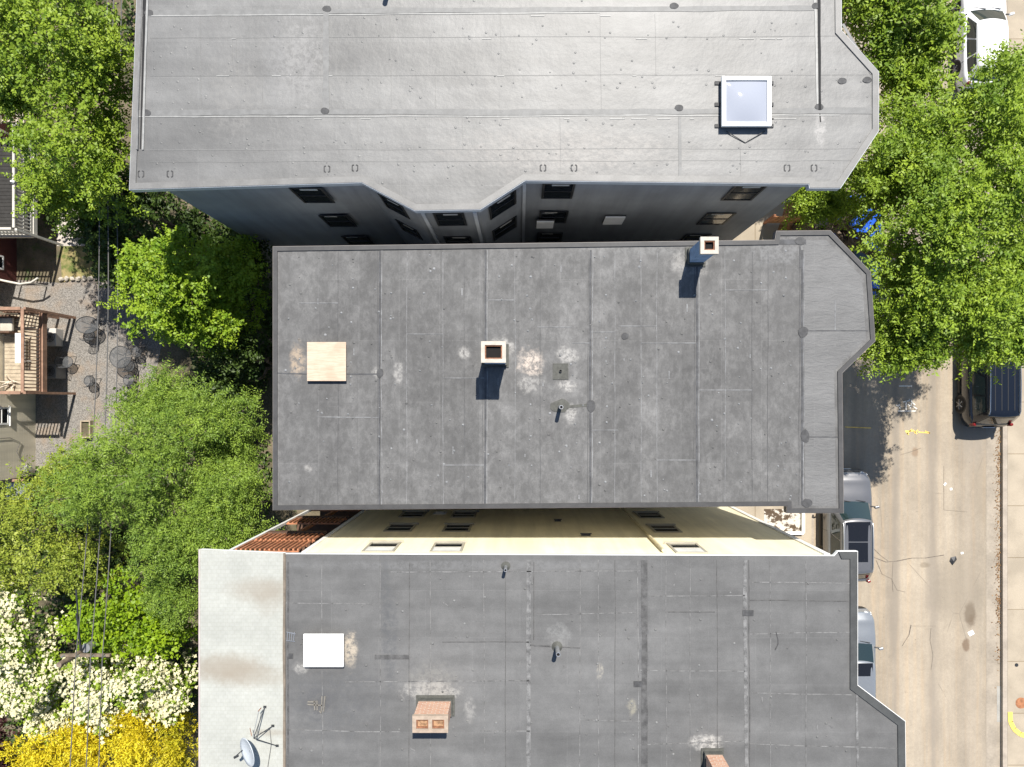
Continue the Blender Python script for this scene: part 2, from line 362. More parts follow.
# ------------------------------------------------------------------ leaves and trees
rng = np.random.default_rng(11)
def nrm(a): return a/np.maximum(np.linalg.norm(a, axis=1, keepdims=True), 1e-6)
def leaf_mesh(name, pos, d, nor, ln, wd, var, mat, parent=None):
    """one folded four-cornered leaf for each row"""
    d = nrm(d); side = nrm(np.cross(d, nor)); n2 = np.cross(side, d)
    a = pos; c = pos + d*ln[:,None] - n2*(ln*.12)[:,None]; mid = pos + d*(ln*.45)[:,None] + n2*(wd*.18)[:,None]
    v = np.stack([a, mid+side*(wd*.5)[:,None], c, mid-side*(wd*.5)[:,None]], 1).reshape(-1,3).astype(np.float32)
    n = len(pos); me = bpy.data.meshes.new(name)
    me.vertices.add(4*n); me.vertices.foreach_set('co', v.ravel())
    me.loops.add(4*n); me.loops.foreach_set('vertex_index', np.arange(4*n, dtype=np.int32))
    me.polygons.add(n); me.polygons.foreach_set('loop_start', np.arange(0, 4*n, 4, dtype=np.int32))
    me.update(calc_edges=True)
    at = me.attributes.new('var', 'FLOAT', 'POINT'); at.data.foreach_set('value', np.repeat(var, 4).astype(np.float32))
    me.materials.append(mat)
    o = bpy.data.objects.new(name, me); COL.objects.link(o)
    if parent is not None: o.parent = parent
    return o

def lobes_px(lst):
    return [(P(px, py, z), rx*(H-z)/F, ry*(H-z)/F, rz) for (px, py, z, rx, ry, rz) in lst]

def clumps(lobes, cr, dens):
    C = []; O = []; I = []
    for (c, rx, ry, rz) in lobes:
        n = max(6, int(dens*(rx*ry + .8*rz*(rx+ry)/2)*1.25/(cr*cr)))
        u = rng.normal(size=(n,3)); u[:,2] = np.abs(u[:,2])*1.0 - .25*(rng.random(n) < .4)*2
        u = nrm(u); rad = .55 + .5*rng.random(n)**.6
        C.append(np.array(c)[None] + u*rad[:,None]*np.array([[rx,ry,rz]])); O.append(u); I.append(np.full(n, len(I)))
    return np.vstack(C), np.vstack(O), np.concatenate(I)

def foliage(name, lobes, mat, parent=None, cr=.5, dens=1., sprays=7, spray_len=.45, leaflets=7, leaf=.13, aspect=.5, droop=.15, up=.9, flat=.6, seed=0):
    global rng; rng = np.random.default_rng(seed+100)
    C, O, _ = clumps(lobes, cr, dens)
    nC = len(C); cv = rng.normal(.5, .24, nC)
    k = sprays
    base = np.repeat(C, k, 0) + rng.normal(size=(nC*k,3))*cr*.42*np.array([[1,1,flat]])
    out = np.repeat(O, k, 0)
    sd_ = nrm(out*.7 + rng.normal(size=(nC*k,3))*.75 + np.array([[0,0,.1-droop]]))
    sv = np.repeat(cv, k) + rng.normal(0, .1, nC*k)
    L = spray_len*rng.uniform(.6,1.25, nC*k)
    t = np.tile((np.arange(leaflets)+.5)/leaflets, nC*k)
    S = len(base)
    b = np.repeat(base, leaflets, 0); dd = np.repeat(sd_, leaflets, 0); ll = np.repeat(L, leaflets)
    pos = b + dd*(ll*t)[:,None]; pos[:,2] -= droop*ll*t*t
    s = np.cross(dd, np.array([[0,0,1.]])); s = nrm(s + 1e-4)
    sgn = np.where(np.tile(np.arange(leaflets) % 2, S) == 0, 1., -1.)
    ld = s*sgn[:,None]*.9 + dd*.55 + rng.normal(size=pos.shape)*.3
    nor = rng.normal(size=pos.shape)*.5; nor[:,2] += up
    ln = leaf*rng.uniform(.65,1.3, len(pos)); var = np.clip(np.repeat(sv, leaflets) + rng.normal(0,.12,len(pos)), 0, 1)
    return leaf_mesh(name, pos, ld, nor, ln, ln*aspect, var, mat, parent), C, O

m_bark = M('grey_brown_bark', (.13,.1,.075), .95, .3, 6, .8, 30)
m_bark_pale = M('pale_bark', (.27,.23,.18), .95, .25, 6, .6, 30)
def limb(mb, a, b, r0, r1, wig=.12, n=5):
    a, b = Vector(a), Vector(b); L = (b-a).length; pts = []
    for i in range(n+1):
        t = i/n; p = a.lerp(b, t)
        if 0 < i < n: p += Vector((random.uniform(-1,1), random.uniform(-1,1), random.uniform(-.3,.6)))*L*wig*.5
        pts.append(p)
    mb.tube(pts, r0, 7, 0, r1); return pts
def tree(name, label, cat, base, lob, mat, bark=None, trunk_r=.16, seed=1, group=None, twigs=.35, stems=1, bloom=None, crown='crown', billow=7, **kw):
    lobes = lobes_px(lob); random.seed(seed)
    z0 = base[2] if len(base) > 2 else 0
    t = thing(name, label, cat, (base[0], base[1], z0), 0, group); inv = Vector((-base[0], -base[1], -z0))
    loc = [(l[0]+inv, *l[1:]) for l in lobes]
    full = []
    for (c_, rx, ry, rz) in loc:
        full.append((c_ - Vector((0,0,rz*.25)), rx*.72, ry*.72, rz*.6)); n = billow
        for k in range(n):
            a = 6.283*(k+random.uniform(-.35,.35))/n*(2 if k % 2 else 1); q = random.uniform(.35,.8) if k % 3 else random.uniform(.0,.3)
            sr = random.uniform(.3,.48); hz = math.sqrt(max(0, 1-q*q))
            full.append((c_ + Vector((math.cos(a)*q*rx, math.sin(a)*q*ry, rz*(hz*.75+random.uniform(-.35,.25)))), rx*sr, ry*sr, (rx+ry)*.5*sr*.75))
    fo, C, O = foliage(crown, full, mat, t, seed=seed, **kw)
    cen = sum((l[0] for l in loc), Vector())/len(loc); zlow = min(l[0].z-l[3] for l in loc)
    tb = MB(); fork = Vector((cen.x*.3, cen.y*.3, max(.4, zlow*.75)))
    for s_ in range(stems):
        ofs = Vector((random.uniform(-.25,.25), random.uniform(-.25,.25), 0))*(stems > 1)
        limb(tb, ofs, fork+ofs*1.5, trunk_r, trunk_r*.72, .06)
    hubs = []
    for (c_, rx, ry, rz) in loc:
        end = c_ + Vector((0,0,rz*.35)); pts = limb(tb, fork, end, trunk_r*.5, trunk_r*.08, .16, 6); hubs.append(pts)
    for i in range(0, len(C), max(1, int(1/twigs))):
        c_ = Vector(C[i]); best = min((p for h in hubs for p in h[2:]), key=lambda p: (p-c_).length)
        limb(tb, best, c_ + Vector(O[i])*.15, trunk_r*.07+.006, .004, .14, 4)
    tb.build('trunk', bark or m_bark, t)
    if bloom:
        bm, dens_, size = bloom
        n = int(len(C)*dens_); idx = rng.integers(0, len(C), n); idx = idx[O[idx,2] > -.1]; n = len(idx)
        cr = kw.get('cr', .5)
        # each flower is four broad bracts round a centre
        ctr = C[idx] + O[idx]*cr*.45 + rng.normal(size=(n,3))*cr*.42*np.array([[1,1,.45]]); ctr[:,2] += .12
        nor = nrm(rng.normal(size=(n,3))*.35 + np.array([[0,.15,1.]])); ax = nrm(np.cross(nor, rng.normal(size=(n,3)))); ay = np.cross(nor, ax)
        pos = np.repeat(ctr, 4, 0); d4 = np.stack([ax, ay, -ax, -ay], 1).reshape(-1,3); n4 = np.repeat(nor, 4, 0)
        ln = np.repeat(size*rng.uniform(.7,1.2,n), 4); var = np.clip(np.repeat(rng.normal(.5,.2,n), 4), 0, 1)
        leaf_mesh('blossoms', pos, d4, n4, ln, ln*.85, var, bm, t)
    return t

L_lime = leaf_mat('lime_leaf', (.14,.25,.014), (.3,.41,.028))
L_mid = leaf_mat('green_leaf', (.13,.22,.016), (.29,.39,.035))
L_street = leaf_mat('street_tree_leaf', (.13,.22,.02), (.3,.41,.036))
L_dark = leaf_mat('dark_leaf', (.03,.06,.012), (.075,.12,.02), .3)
L_feather = leaf_mat('feathery_leaf', (.11,.19,.025), (.27,.38,.05))
L_yg = leaf_mat('yellow_green_leaf', (.17,.23,.025), (.34,.39,.05))
L_gold = leaf_mat('golden_leaf', (.6,.47,.012), (.88,.78,.05), .4)
L_purple = leaf_mat('purple_leaf', (.028,.01,.011), (.075,.026,.024), .3)
L_bract = leaf_mat('cream_bract', (.58,.55,.32), (.77,.72,.5), .25)
L_bright = leaf_mat('bright_green_leaf', (.13,.23,.008), (.28,.4,.015))

GT = 'garden trees behind the houses'; GS = 'street trees'
tree('maple_tree', 'large light green maple beside the back wall of the top grey building', 'tree', (-14.6,12.2),
     [(40,30,7.5,52,48,2.2),(100,45,7.8,40,52,2.2),(55,85,7,45,32,1.8),(105,105,7.2,32,36,1.8),(15,75,6.6,22,22,1.2),(118,72,7.2,22,30,1.4),(25,108,6,20,14,1)], L_mid, seed=3, group=GT, cr=.5, sprays=7, leaf=.115, aspect=.65, leaflets=10, spray_len=.5, dens=1.5, twigs=.15)
tree('broadleaf_tree', 'mid green broadleaf tree over the ends of the three overhead wires', 'tree', (-14.9,7.4),
     [(85,160,7.4,50,36,1.8),(115,190,7,22,28,1.5),(60,192,5.2,26,22,1.2),(88,205,4.6,34,18,1.0),(122,150,6.4,18,30,1.3)], L_mid, seed=5, group=GT, cr=.45, sprays=7, leaf=.115, aspect=.6, leaflets=9, spray_len=.45, dens=1.4, twigs=.15)
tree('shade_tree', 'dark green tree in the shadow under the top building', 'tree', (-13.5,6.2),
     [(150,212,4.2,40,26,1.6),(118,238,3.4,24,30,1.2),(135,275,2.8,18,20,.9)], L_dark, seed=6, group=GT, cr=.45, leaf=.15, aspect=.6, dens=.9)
tree('lime_green_tree', 'bright yellow green round tree beside the gravel yard', 'tree', (-11.4,3.2),
     [(196,282,6.2,46,45,1.6),(165,288,5.8,32,36,1.3),(178,316,5.8,36,32,1.3),(218,322,5.2,38,38,1.4),(242,285,5.0,28,38,1.4)], L_lime, seed=8, group=GT, twigs=.15, cr=.38, sprays=13, leaf=.11, aspect=.65, leaflets=8, spray_len=.35, dens=1.45)
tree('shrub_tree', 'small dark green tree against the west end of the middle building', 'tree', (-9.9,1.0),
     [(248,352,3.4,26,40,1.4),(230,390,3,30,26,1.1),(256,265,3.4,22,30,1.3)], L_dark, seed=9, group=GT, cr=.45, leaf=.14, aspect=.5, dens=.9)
tree('locust_tree', 'wide feathery green tree with pale bare twigs west of the middle building', 'tree', (-12.4,-2.8),
     [(165,470,6.8,62,58,1.7),(225,425,6.4,48,38,1.5),(110,490,6.2,52,45,1.5),(244,478,6.2,36,46,1.4),(175,405,5.4,36,26,1.0),(195,545,6.2,52,45,1.5),(230,530,6.4,40,36,1.4),(182,592,5.6,26,24,1.1)],
     L_feather, m_bark_pale, .17, 12, GT, twigs=.4, cr=.42, sprays=15, leaf=.105, aspect=.3, leaflets=14, spray_len=.6, droop=.25, dens=1.25)
tree('elder_shrub', 'yellow green bushy tree left of the feathery tree', 'tree', (-19.2,-5.2),
     [(45,515,5,46,42,1.4),(85,480,5,42,30,1.1),(20,560,4.6,36,36,1.2),(85,560,4.8,44,40,1.3)], L_yg, seed=14, group=GT, cr=.45, sprays=8, leaf=.11, aspect=.5, leaflets=9, spray_len=.45, dens=1.4, twigs=.15)
tree('pear_tree', 'bright green rounded tree between the feathery tree and the white blossom', 'tree', (-14.6,-9.2),
     [(140,615,4.8,42,36,1.4),(110,630,4.6,28,30,1.2),(172,625,4.4,26,28,1.2)], L_bright, seed=15, group=GT, cr=.4, sprays=8, leaf=.14, aspect=.7, leaflets=6, spray_len=.35, dens=1.)
tree('dogwood_tree', 'larger white flowering tree at the left edge of the garden', 'tree', (-20.1,-10.4),
     [(28,632,4.6,40,46,1.5),(55,672,4.2,34,34,1.3),(15,690,3.8,28,26,1.1),(62,715,3.6,24,18,.9)], L_mid, seed=16, group=GT, bloom=(L_bract, 20, .075), cr=.42, sprays=6, leaf=.14, aspect=.6, leaflets=6, spray_len=.35, dens=.9)
tree('dogwood_tree', 'smaller white flowering tree next to the porch roof of the bottom building', 'tree', (-15.0,-11.6),
     [(150,672,4.5,46,26,1.3),(118,695,4,30,24,1.1),(182,685,3.9,22,28,1.1),(100,665,4.2,20,20,.9)], L_mid, seed=17, group=GT, bloom=(L_bract, 20, .075), cr=.42, sprays=6, leaf=.14, aspect=.6, leaflets=6, spray_len=.35, dens=.9)
gk = dict(cr=.34, sprays=9, leaf=.12, aspect=.32, leaflets=11, spray_len=.42, droop=-.35, dens=1.1, up=.5)
tree('golden_cypress', 'widest golden yellow conifer at the bottom edge of the garden', 'conifer', (-18.4,-13.6),
     [(70,745,3.6,48,26,1.4),(54,766,3.2,22,20,1.1),(105,738,3.3,24,24,1.1)], L_gold, seed=18, group='golden conifers', **gk)
tree('golden_cypress', 'tall golden conifer between the widest golden one and the narrow one', 'conifer', (-14.9,-13.3),
     [(152,728,4.2,22,30,1.6),(148,758,3.4,22,20,1.2)], L_gold, seed=19, group='golden conifers', **gk)
tree('golden_cypress', 'narrow yellow green conifer right against the porch wall', 'conifer', (-13.4,-13.6),
     [(190,740,3.6,12,32,1.5)], leaf_mat('yellow_green_conifer', (.4,.38,.015), (.66,.56,.03), .35), seed=20, group='golden conifers', **gk)
tree('purple_maple', 'dark purple leaved shrub in the bottom left corner', 'shrub', (-20.9,-14.6),
     [(4,738,3.9,20,24,1.2),(10,762,3.6,18,16,1)], L_purple, seed=21, cr=.4, sprays=7, leaf=.14, aspect=.5, dens=1.)
tree('street_tree', 'biggest street tree spreading over the road and the parked cars', 'tree', (12.0,7.6,.15),
     [(930,235,8,62,55,1.8),(985,200,8.2,58,55,1.8),(900,170,7.4,52,48,1.6),(975,130,8,62,52,1.7),(905,300,7.2,40,46,1.5),(960,310,7.4,52,48,1.5),(1000,290,7.2,24,44,1.3),(1030,120,7,40,50,1.4),(878,190,6.4,34,34,1.2),(905,345,6.6,42,22,1),(1040,230,7,34,50,1.4),(988,342,6.8,36,22,1.0),(818,205,4.2,22,18,1.1)],
     L_street, m_bark, .24, 30, GS, twigs=.12, cr=.5, sprays=18, leaf=.125, aspect=.46, leaflets=12, spray_len=.6, droop=.2, dens=1.25)
tree('street_tree', 'smaller street tree beyond the bay of the top grey building', 'tree', (12.1,16.2,.15),
     [(895,15,6.8,46,34,1.4),(880,62,6.2,28,36,1.1),(920,50,6.4,28,26,1.1),(905,95,6,30,26,1),(860,5,6,22,26,1)],
     L_street, m_bark, .17, 31, GS, twigs=.2, cr=.5, sprays=10, leaf=.16, aspect=.45, leaflets=9, spray_len=.55, droop=.2, dens=.36)

# low growth under the garden trees
def undergrowth():
    global rng; rng = np.random.default_rng(55); pts = []
    for (px, py, rx, ry, n) in ((235,330,42,75,5000),(215,228,30,22,1800),(150,250,60,35,3500),(150,480,125,95,9000),(60,560,70,60,4000),(100,680,110,70,6500),(40,740,60,30,2000),(60,30,80,60,3500),(90,200,40,45,1800)):
        c_ = P(px, py); a = rng.uniform(0, 6.283, n); r = np.sqrt(rng.random(n))
        x = c_.x + np.cos(a)*r*rx*H/F; y = c_.y + np.sin(a)*r*ry*H/F
        keep = (np.sin(x*2.1+1)*np.sin(y*1.7) + rng.normal(0,.5,n)) > -.3
        pts.append(np.stack([x, y, rng.random(n)**1.6*.9], 1)[keep])
    pos = np.vstack(pts); pos = pos[pos[:,0] < -8.3]; pos = pos[~((pos[:,0] < -17.2) & (pos[:,1] > -2.9) & (pos[:,1] < 5))]; n = len(pos)
    d = rng.normal(size=(n,3)); d[:,2] *= .4; nor = rng.normal(size=(n,3))*.5; nor[:,2] += 1
    ln = rng.uniform(.12,.26,n)
    o = leaf_mesh('undergrowth', pos, d, nor, ln, ln*.6, np.clip(rng.normal(.5,.22,n),0,1), leaf_mat('ivy_leaf', (.025,.05,.01), (.08,.125,.02), .3))
    o['kind'] = 'stuff'
undergrowth()
def gutter_litter():
    global rng; rng = np.random.default_rng(56); n = 1500
    y = np.concatenate([rng.normal(c_, s_, k) for c_, s_, k in ((-2.6,.9,150),(-4.6,.5,60),(-7.2,1.0,170),(-9.0,.5,90),(-11.0,.3,25),(2,6,160))]); n = len(y)
    x = KX - .04 - np.abs(rng.normal(0,.1,n))
    pos = np.stack([x, y, .006+rng.random(n)*.03], 1); d = rng.normal(size=(n,3)); d[:,2] *= .2; nor = rng.normal(size=(n,3))*.3; nor[:,2] += 1
    ln = rng.uniform(.03,.09,n)
    o = leaf_mesh('leaf_litter', pos, d, nor, ln, ln*.6, rng.random(n), leaf_mat('dry_leaf', (.2,.1,.045), (.36,.23,.11), .2)); o['kind'] = 'stuff'
gutter_litter()
# ------------------------------------------------------------------ the three flat-roofed buildings
def window(parent, c, n2, w, h, fm, pane=m_glass, blind=None, sill=None, label=None):
    n = Vector((n2[0], n2[1], 0)).normalized(); x = Vector((-n.y, n.x, 0)); c = Vector(c)
    mt = Matrix((x, n, Vector((0,0,1)))).transposed()
    f = MB(); b = .07
    for dx, dz, sx, sz in ((-(w-b)/2,0,b,h),((w-b)/2,0,b,h),(0,(h-b)/2,w-2*b,b),(0,-(h-b)/2,w-2*b,b),(0,0,w-2*b,.05)):
        f.box(c + x*dx + Vector((0,0,dz)) + n*.013, (sx,.026,sz), 0, mat=mt)
    if sill: f.box(c + Vector((0,0,-h/2-.04)) + n*.03, (w+.12,.06,.04), 0, mat=mt)
    o = f.build('window', fm, parent)
    if label: o['label'] = label
    MB().box(c + n*.005, (w-2*b,.01,h-2*b), 0, mat=mt).build('pane', pane, o)
    if blind:
        bl = MB()
        for k in range(blind[1]): bl.box(c + n*.015 + x*blind[2] + Vector((0,0,h/2-b-.03-k*.055)), ((w-2*b)*blind[0],.008,.032), 0, mat=mt)
        bl.build('blind', m_blind, o)
    return o

def chimney(parent, x0, x1, y0, y1, z, h, mat, flues, cap_h=.12, over=.04, label=None):
    b = MB(); b.prism([(x0,y0),(x1,y0),(x1,y1),(x0,y1)], z+.002, z+h-cap_h, 0)
    o = b.build('chimney', mat, parent)
    if label: o['label'] = label
    fl = MB(); m_ = .09
    fl.ring([(x0-m_,y0-m_),(x1+m_,y0-m_),(x1+m_,y1+m_),(x0-m_,y1+m_)], [(x0-.002,y0-.002),(x1+.002,y0-.002),(x1+.002,y1+.002),(x0-.002,y1+.002)], z+.003, z+.035)
    fl.ring([(x0-.03,y0-.03),(x1+.03,y0-.03),(x1+.03,y1+.03),(x0-.03,y1+.03)], [(x0-.002,y0-.002),(x1+.002,y0-.002),(x1+.002,y1+.002),(x0-.002,y1+.002)], z+.036, z+.2)
    fl.build('flashing', m_patch2, o)
    c = MB(); X0, X1, Y0, Y1 = x0-over, x1+over, y0-over, y1+over; zt = z+h; zb = zt-cap_h+.002
    w_ = .1; n = flues; cw = (X1-X0-w_*(n+1))/n
    for k in range(n+1): c.box((X0+w_/2+k*(cw+w_), (Y0+Y1)/2, (zt+zb)/2), (w_, Y1-Y0, zt-zb), 0)
    for k in range(n):
        xa = X0+w_+k*(cw+w_)
        for yy in (Y0+w_/2, Y1-w_/2): c.box((xa+cw/2, yy, (zt+zb)/2), (cw, w_, zt-zb), 0)
    c.build('chimney_cap', m_plaster if flues == 1 and over > .035 else m_capb, o)
    fb = MB()
    for k in range(n):
        xa = X0+w_+k*(cw+w_); q = [(xa,Y0+w_),(xa+cw,Y0+w_),(xa+cw,Y1-w_),(xa,Y1-w_)]
        fb.ring([tuple(v) for v in offset(q,.004)], [tuple(v) for v in offset(q,.03)], zb+.003, zt-.03, 0)
        fb.add([(*v, zb+.006) for v in offset(q,.03)], [(0,1,2,3)], 1 if n == 1 else 2)
    fb.build('flue', [m_rust, m_black, M('flue_rubble', (.27,.16,.09), .95, .45, 14, .6, 30)], o)
    return o

def pipe(parent, x, y, z, h, r, flange=0., name='vent_pipe', mat=None):
    mat = mat or m_alu; p = MB()
    p.tube([(x,y,z+.003),(x,y,z+h)], r, 14, 0, cap=False)
    k = 14; out = [(x+r*math.cos(6.283*i/k), y+r*math.sin(6.283*i/k)) for i in range(k)]; inn = [(x+r*.72*math.cos(6.283*i/k), y+r*.72*math.sin(6.283*i/k)) for i in range(k)]
    p.ring(out, inn, z+h-.04, z+h+.002, 0); p.add([(*q, z+h-.035) for q in inn], [tuple(range(k))], 1)
    if flange: p.tube([(x,y,z+.004),(x,y,z+.03),(x,y,z+.08)], flange, 16, 2, r*1.05)
    return p.build(name, [mat, m_black, m_patch2], parent)

def px_poly(pts, z): return ccw([tuple(P(a,b,z)[:2]) for a, b in pts])
def roof_common(root, poly, wall, z, wm, rm, em, fm, edge_w, extra, bumps, fm_h=.22, edge_h=.035, dome_m=0, fm_w=.016, sel=None):
    MB().prism(wall, -.3, z-.203, 0).build('wall', wm, root)
    r = MB(); r.prism(poly, z-.2, z, 1, 0)
    extra(r, z)
    random.seed(hash(len(poly))); xs = [p[0] for p in poly]; ys = [p[1] for p in poly]
    def inside(x, y):
        c = False; n = len(poly)
        for i in range(n):
            (xa, ya), (xb, yb) = poly[i], poly[i-1]
            if (ya > y) != (yb > y) and x < (xb-xa)*(y-ya)/(yb-ya)+xa: c = not c
        return c
    for (x, y) in bumps(random):
        if all(inside(x+a, y+b) for a, b in ((.25,0),(-.25,0),(0,.25),(0,-.25))): r.dome((x, y, z+.001), random.uniform(.022,.042), random.uniform(.006,.012) if dome_m == 0 else random.uniform(.014,.026), dome_m if random.random() < .55 else 0)
    ro = r.build('roof', rm, root)
    e = MB(); inn = [tuple(v) for v in offset(poly, edge_w)]; n = len(poly)
    if sel is None: e.ring(poly, inn, z+.002, z+edge_h, 0)
    else:
        for i in range(n):
            j = (i+1) % n; mx, my = (poly[i][0]+poly[j][0])/2, (poly[i][1]+poly[j][1])/2
            if sel(mx, my): e.prism(ccw([poly[i], poly[j], inn[j], inn[i]]), z+.002, z+edge_h, 0)
    e.build('roof_edge', em, ro)
    f = MB(); f.ring([tuple(v) for v in offset(poly, -fm_w)], [tuple(v) for v in offset(poly, -.003)], z-fm_h, z+.02, 0)
    f.build('fascia', fm, root)
    return ro

# ---------- top building
ZN = 10.9
nb = thing('apartment_building', 'slate grey building at the top with pale grey roof, skylight and dark framed windows', 'building', (0,0,0))
polyN = px_poly([(141,-90),(130,189.5),(362,182.5),(415,210.5),(480,209.5),(525,180.5),(809,184),(809.5,188),(840,188),(878,131),(878,72),(841,31),(840,-90)], ZN)
wallN = px_poly([(165,-90),(163,188),(361,181),(414,209),(479,208),(524,179),(808,182.5),(808,140),(846,120),(846,80),(808,40),(808,-90)], ZN)
cN = (.155,.154,.15)
roofN = roof_mat('pale_grey_membrane', cN, .49, (2.6,1.02), 1, .93, 1.06,
    [(300,60,ZN,.7,1.1,(.25,.245,.24),.5),(275,60,ZN,.35,1.3,(.16,.16,.16),.4),(235,95,ZN,.7,1.1,(.19,.185,.175),.5),(560,150,ZN,2.8,.6,(.235,.22,.205),.5),(820,128,ZN,.14,.5,(.3,.29,.28),.7)], blot=.16, spec=.46, cloud=.4)
m_stripN = M('grey_lap_strip', (.155,.155,.152), .55, .12, 6); m_lightN = M('pale_lap_edge', (.26,.26,.25), .5, .12, 6)
m_edgeN = M('grey_metal_edge', (.165,.162,.156), .45, .12, 2); m_gap = M('dark_joint', (.012,.012,.013), .8, .2)
def extraN(r, z):
    def s(x1,y1,x2,y2,w,m,h=.007): r.strip(P(x1,y1,z), P(x2,y2,z), w, z+.002, h, m)
    s(137,113,874,111,.16,2); s(137,117,840,115.5,.03,3,.009); s(140,13,815,8,.14,2); s(142,16,600,13,.03,3,.009)
    s(326,11,326,112,.17,2,.011); s(680,117,680,181,.1,2,.008); s(843,24,872,74,.08,2)
    for y in (38,76,150,162): s(150,y,868 if y>70 else 840,y-1.5,.011,2,.003)
    for x, a, b in ((200,16,112),(236,38,76),(262,76,112),(390,14,112),(435,76,111),(462,113,150),(500,14,76),(560,113,182),(600,14,111),(655,14,76),(740,140,182),(272,113,165),(358,113,180),(400,160,205),(232,38,74)): s(x,a,x+1,b,.011,2,.003)
    # expansion joint near the street side, with a pale lap beside it
    s(815,0,818,110,.06,3,.012); s(818.5,-80,819.5,110,.07,4,.02); s(819.5,110,820.5,122,.03,4,.006)
    # low kerb along the back
    q = [P(145.5,-80,z),P(149,-80,z),P(141,149,z),P(140,149,z)]; r.prism(ccw([tuple(v[:2]) for v in q]), z+.002, z+.012, 4)
    s(150.5,-80,143,150,.05,3,.03); s(143,-80,138,150,.05,2,.05)
    for x, y in ((327,9),(325,111),(674,6),(679,108),(816,6),(819,107),(842,81),(867,80),(147,113),(149,13)):
        c = P(x,y,z); r.blob((c.x,c.y), .125, .09, z+.012, .006, 5, 14, .08)
    for x, y in ((141,174),(170,174),(327,169),(355,168),(543,168),(574,168),(787,168),(814,168)):     # pairs of bracket-shaped marks
        for sx in (-1,1):
            a, b, c_, d = (P(x+sx*k, y+l, z) for k, l in ((1.1,-3.2),(2.7,-2.4),(2.7,2.4),(1.1,3.2)))
            for u, v in ((a,b),(b,c_),(c_,d)): r.strip(u, v, .035, z+.003, .006, 5)
    for k in range(26):
        x = random.uniform(170,800); y = random.choice((16,39,76,119,119)); s(x,y,x+random.uniform(4,16),y,.025,3,.009)
def bumpsN(rd):
    out = []
    for k in range(170): out.append(tuple(P(rd.uniform(150,870), rd.uniform(0,205), ZN)[:2]))
    for y in (35,70,85,122,145,165):
        for x in range(160,868,17):
            if rd.random() < .42: out.append(tuple(P(x+rd.uniform(-5,5), y+rd.uniform(-4,4), ZN)[:2]))
    return out
def siding(name, c, pitch=.12, rough=.55):
    t = NT(name); s = t.n.new('ShaderNodeSeparateXYZ'); t.L(t.co, s.inputs[0])
    fr = t.math('FRACT', t.math('DIVIDE', s.outputs[2], pitch)); t.bump(fr, .5, .012)
    f = t.math('MULTIPLY', t.ramp(t.noise(.8, 5), .3, .7, .9, 1.08), t.ramp(t.noise(3, 5, .6, t.map((1,1,.06))), .3, .7, .86, 1.08))
    return t.done(t.grey(c, f), rough, 0, .4)
slate = siding('slate_siding', (.225,.243,.27))
ronN = roof_common(nb, polyN, wallN, ZN, slate, [roofN, m_trimblue, m_stripN, m_lightN, m_gap, m_patch], m_edgeN, m_trimblue, .17, extraN, bumpsN)
YN = P(0,187.5,ZN).y
for row, D in enumerate((21.06,24.05,27.0)):
    z = 31-D
    for k, (x, px_) in enumerate(((-6.14,313),(1.12,557),(6.62,743))):
        y = {0:P(0,185.2,ZN).y, 1:P(0,180.6,ZN).y, 2:P(0,182.6,ZN).y}[k]
        window(nb, (x, y-.003, z), (0,-1), .95, 1.5, m_frame_dark, blind=((.62,3,.05) if row == 0 else (.5,2,-.1)))
    if row < 2:
        zb = 9.75 if row == 0 else 6.85
        a, b, c, d = (P(*q, ZN) for q in ((361,181),(414,209),(479,208),(524,179)))
        for u, v, ww in ((a,b,.8),(b,c,.9),(c,d,.95)):
            dr = (v-u).normalized(); nn = Vector((dr.y,-dr.x,0)); m = (u+v)/2 + nn*.003
            window(nb, (m.x, m.y, zb), nn, ww, 1.45, m_frame_dark, blind=(.55,3,.05))
def slat_panel(x, y, z, w, h, label):
    b = MB(); b.box((x,y-.02,z), (w,.036,h), 0)  # dark backing board with white slats across it
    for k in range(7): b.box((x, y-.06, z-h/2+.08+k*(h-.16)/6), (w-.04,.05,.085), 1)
    o = b.build('slatted_panel', [m_patch, m_white], nb); o['label'] = label
slat_panel(.86, P(0,180.3,ZN).y-.1, 6.5, .62, .95, 'pale slatted panel overlapping a window'); slat_panel(3.2, P(0,181,ZN).y, 6.75, .7, 1.0, 'pale slatted panel on bare wall')
for px_ in (421,474,524.5):      # pale corner boards of the bay
    c = P(px_, 209 if px_ < 500 else 180, ZN); MB().box((c.x, c.y-.012, 5.2), (.1,.06,10.9)).build('corner_board', m_trimblue, nb)
# skylight
sk = thing('skylight', '', '', (0,0,0)); del sk['label']; del sk['category']; sk.parent = nb
x0, x1, y0, y1 = 5.67, 6.99, 7.74, 9.07
MB().prism([(x0,y0),(x1,y0),(x1,y1),(x0,y1)], ZN+.002, ZN+.17).build('skylight_kerb', M('dark_kerb', (.05,.053,.058), .5, .2), sk)
f = MB(); oc = [(x0-.03,y0-.03),(x1+.03,y0-.03),(x1+.03,y1+.03),(x0-.03,y1+.03)]; ic = [tuple(v) for v in offset(oc,.11)]
f.ring(oc, ic, ZN+.15, ZN+.25, 0)
for k in range(4):
    for u in (.13,.37,.62,.86):
        f.dome((x0+(x1-x0)*u if k < 2 else (x0+.045 if k == 2 else x1-.045), (y0+.045 if k == 0 else y1-.045) if k < 2 else y0+(y1-y0)*u, ZN+.251), .014, .012, 1)
for u in (.0,.5,1.0):
    for xx, s_ in ((x0-.09,-1),(x1+.09,1)): f.box((xx, y0+.06+u*(y1-y0-.12), ZN+.02), (.16,.1,.03), 2)
f.build('skylight_frame', [m_white, m_dark, m_patch], sk, .012)
gl = MB(); n = 16; icx = [v[0] for v in ic]; icy = [v[1] for v in ic]; X0, X1, Y0, Y1 = min(icx)+.004, max(icx)-.004, min(icy)+.004, max(icy)-.004
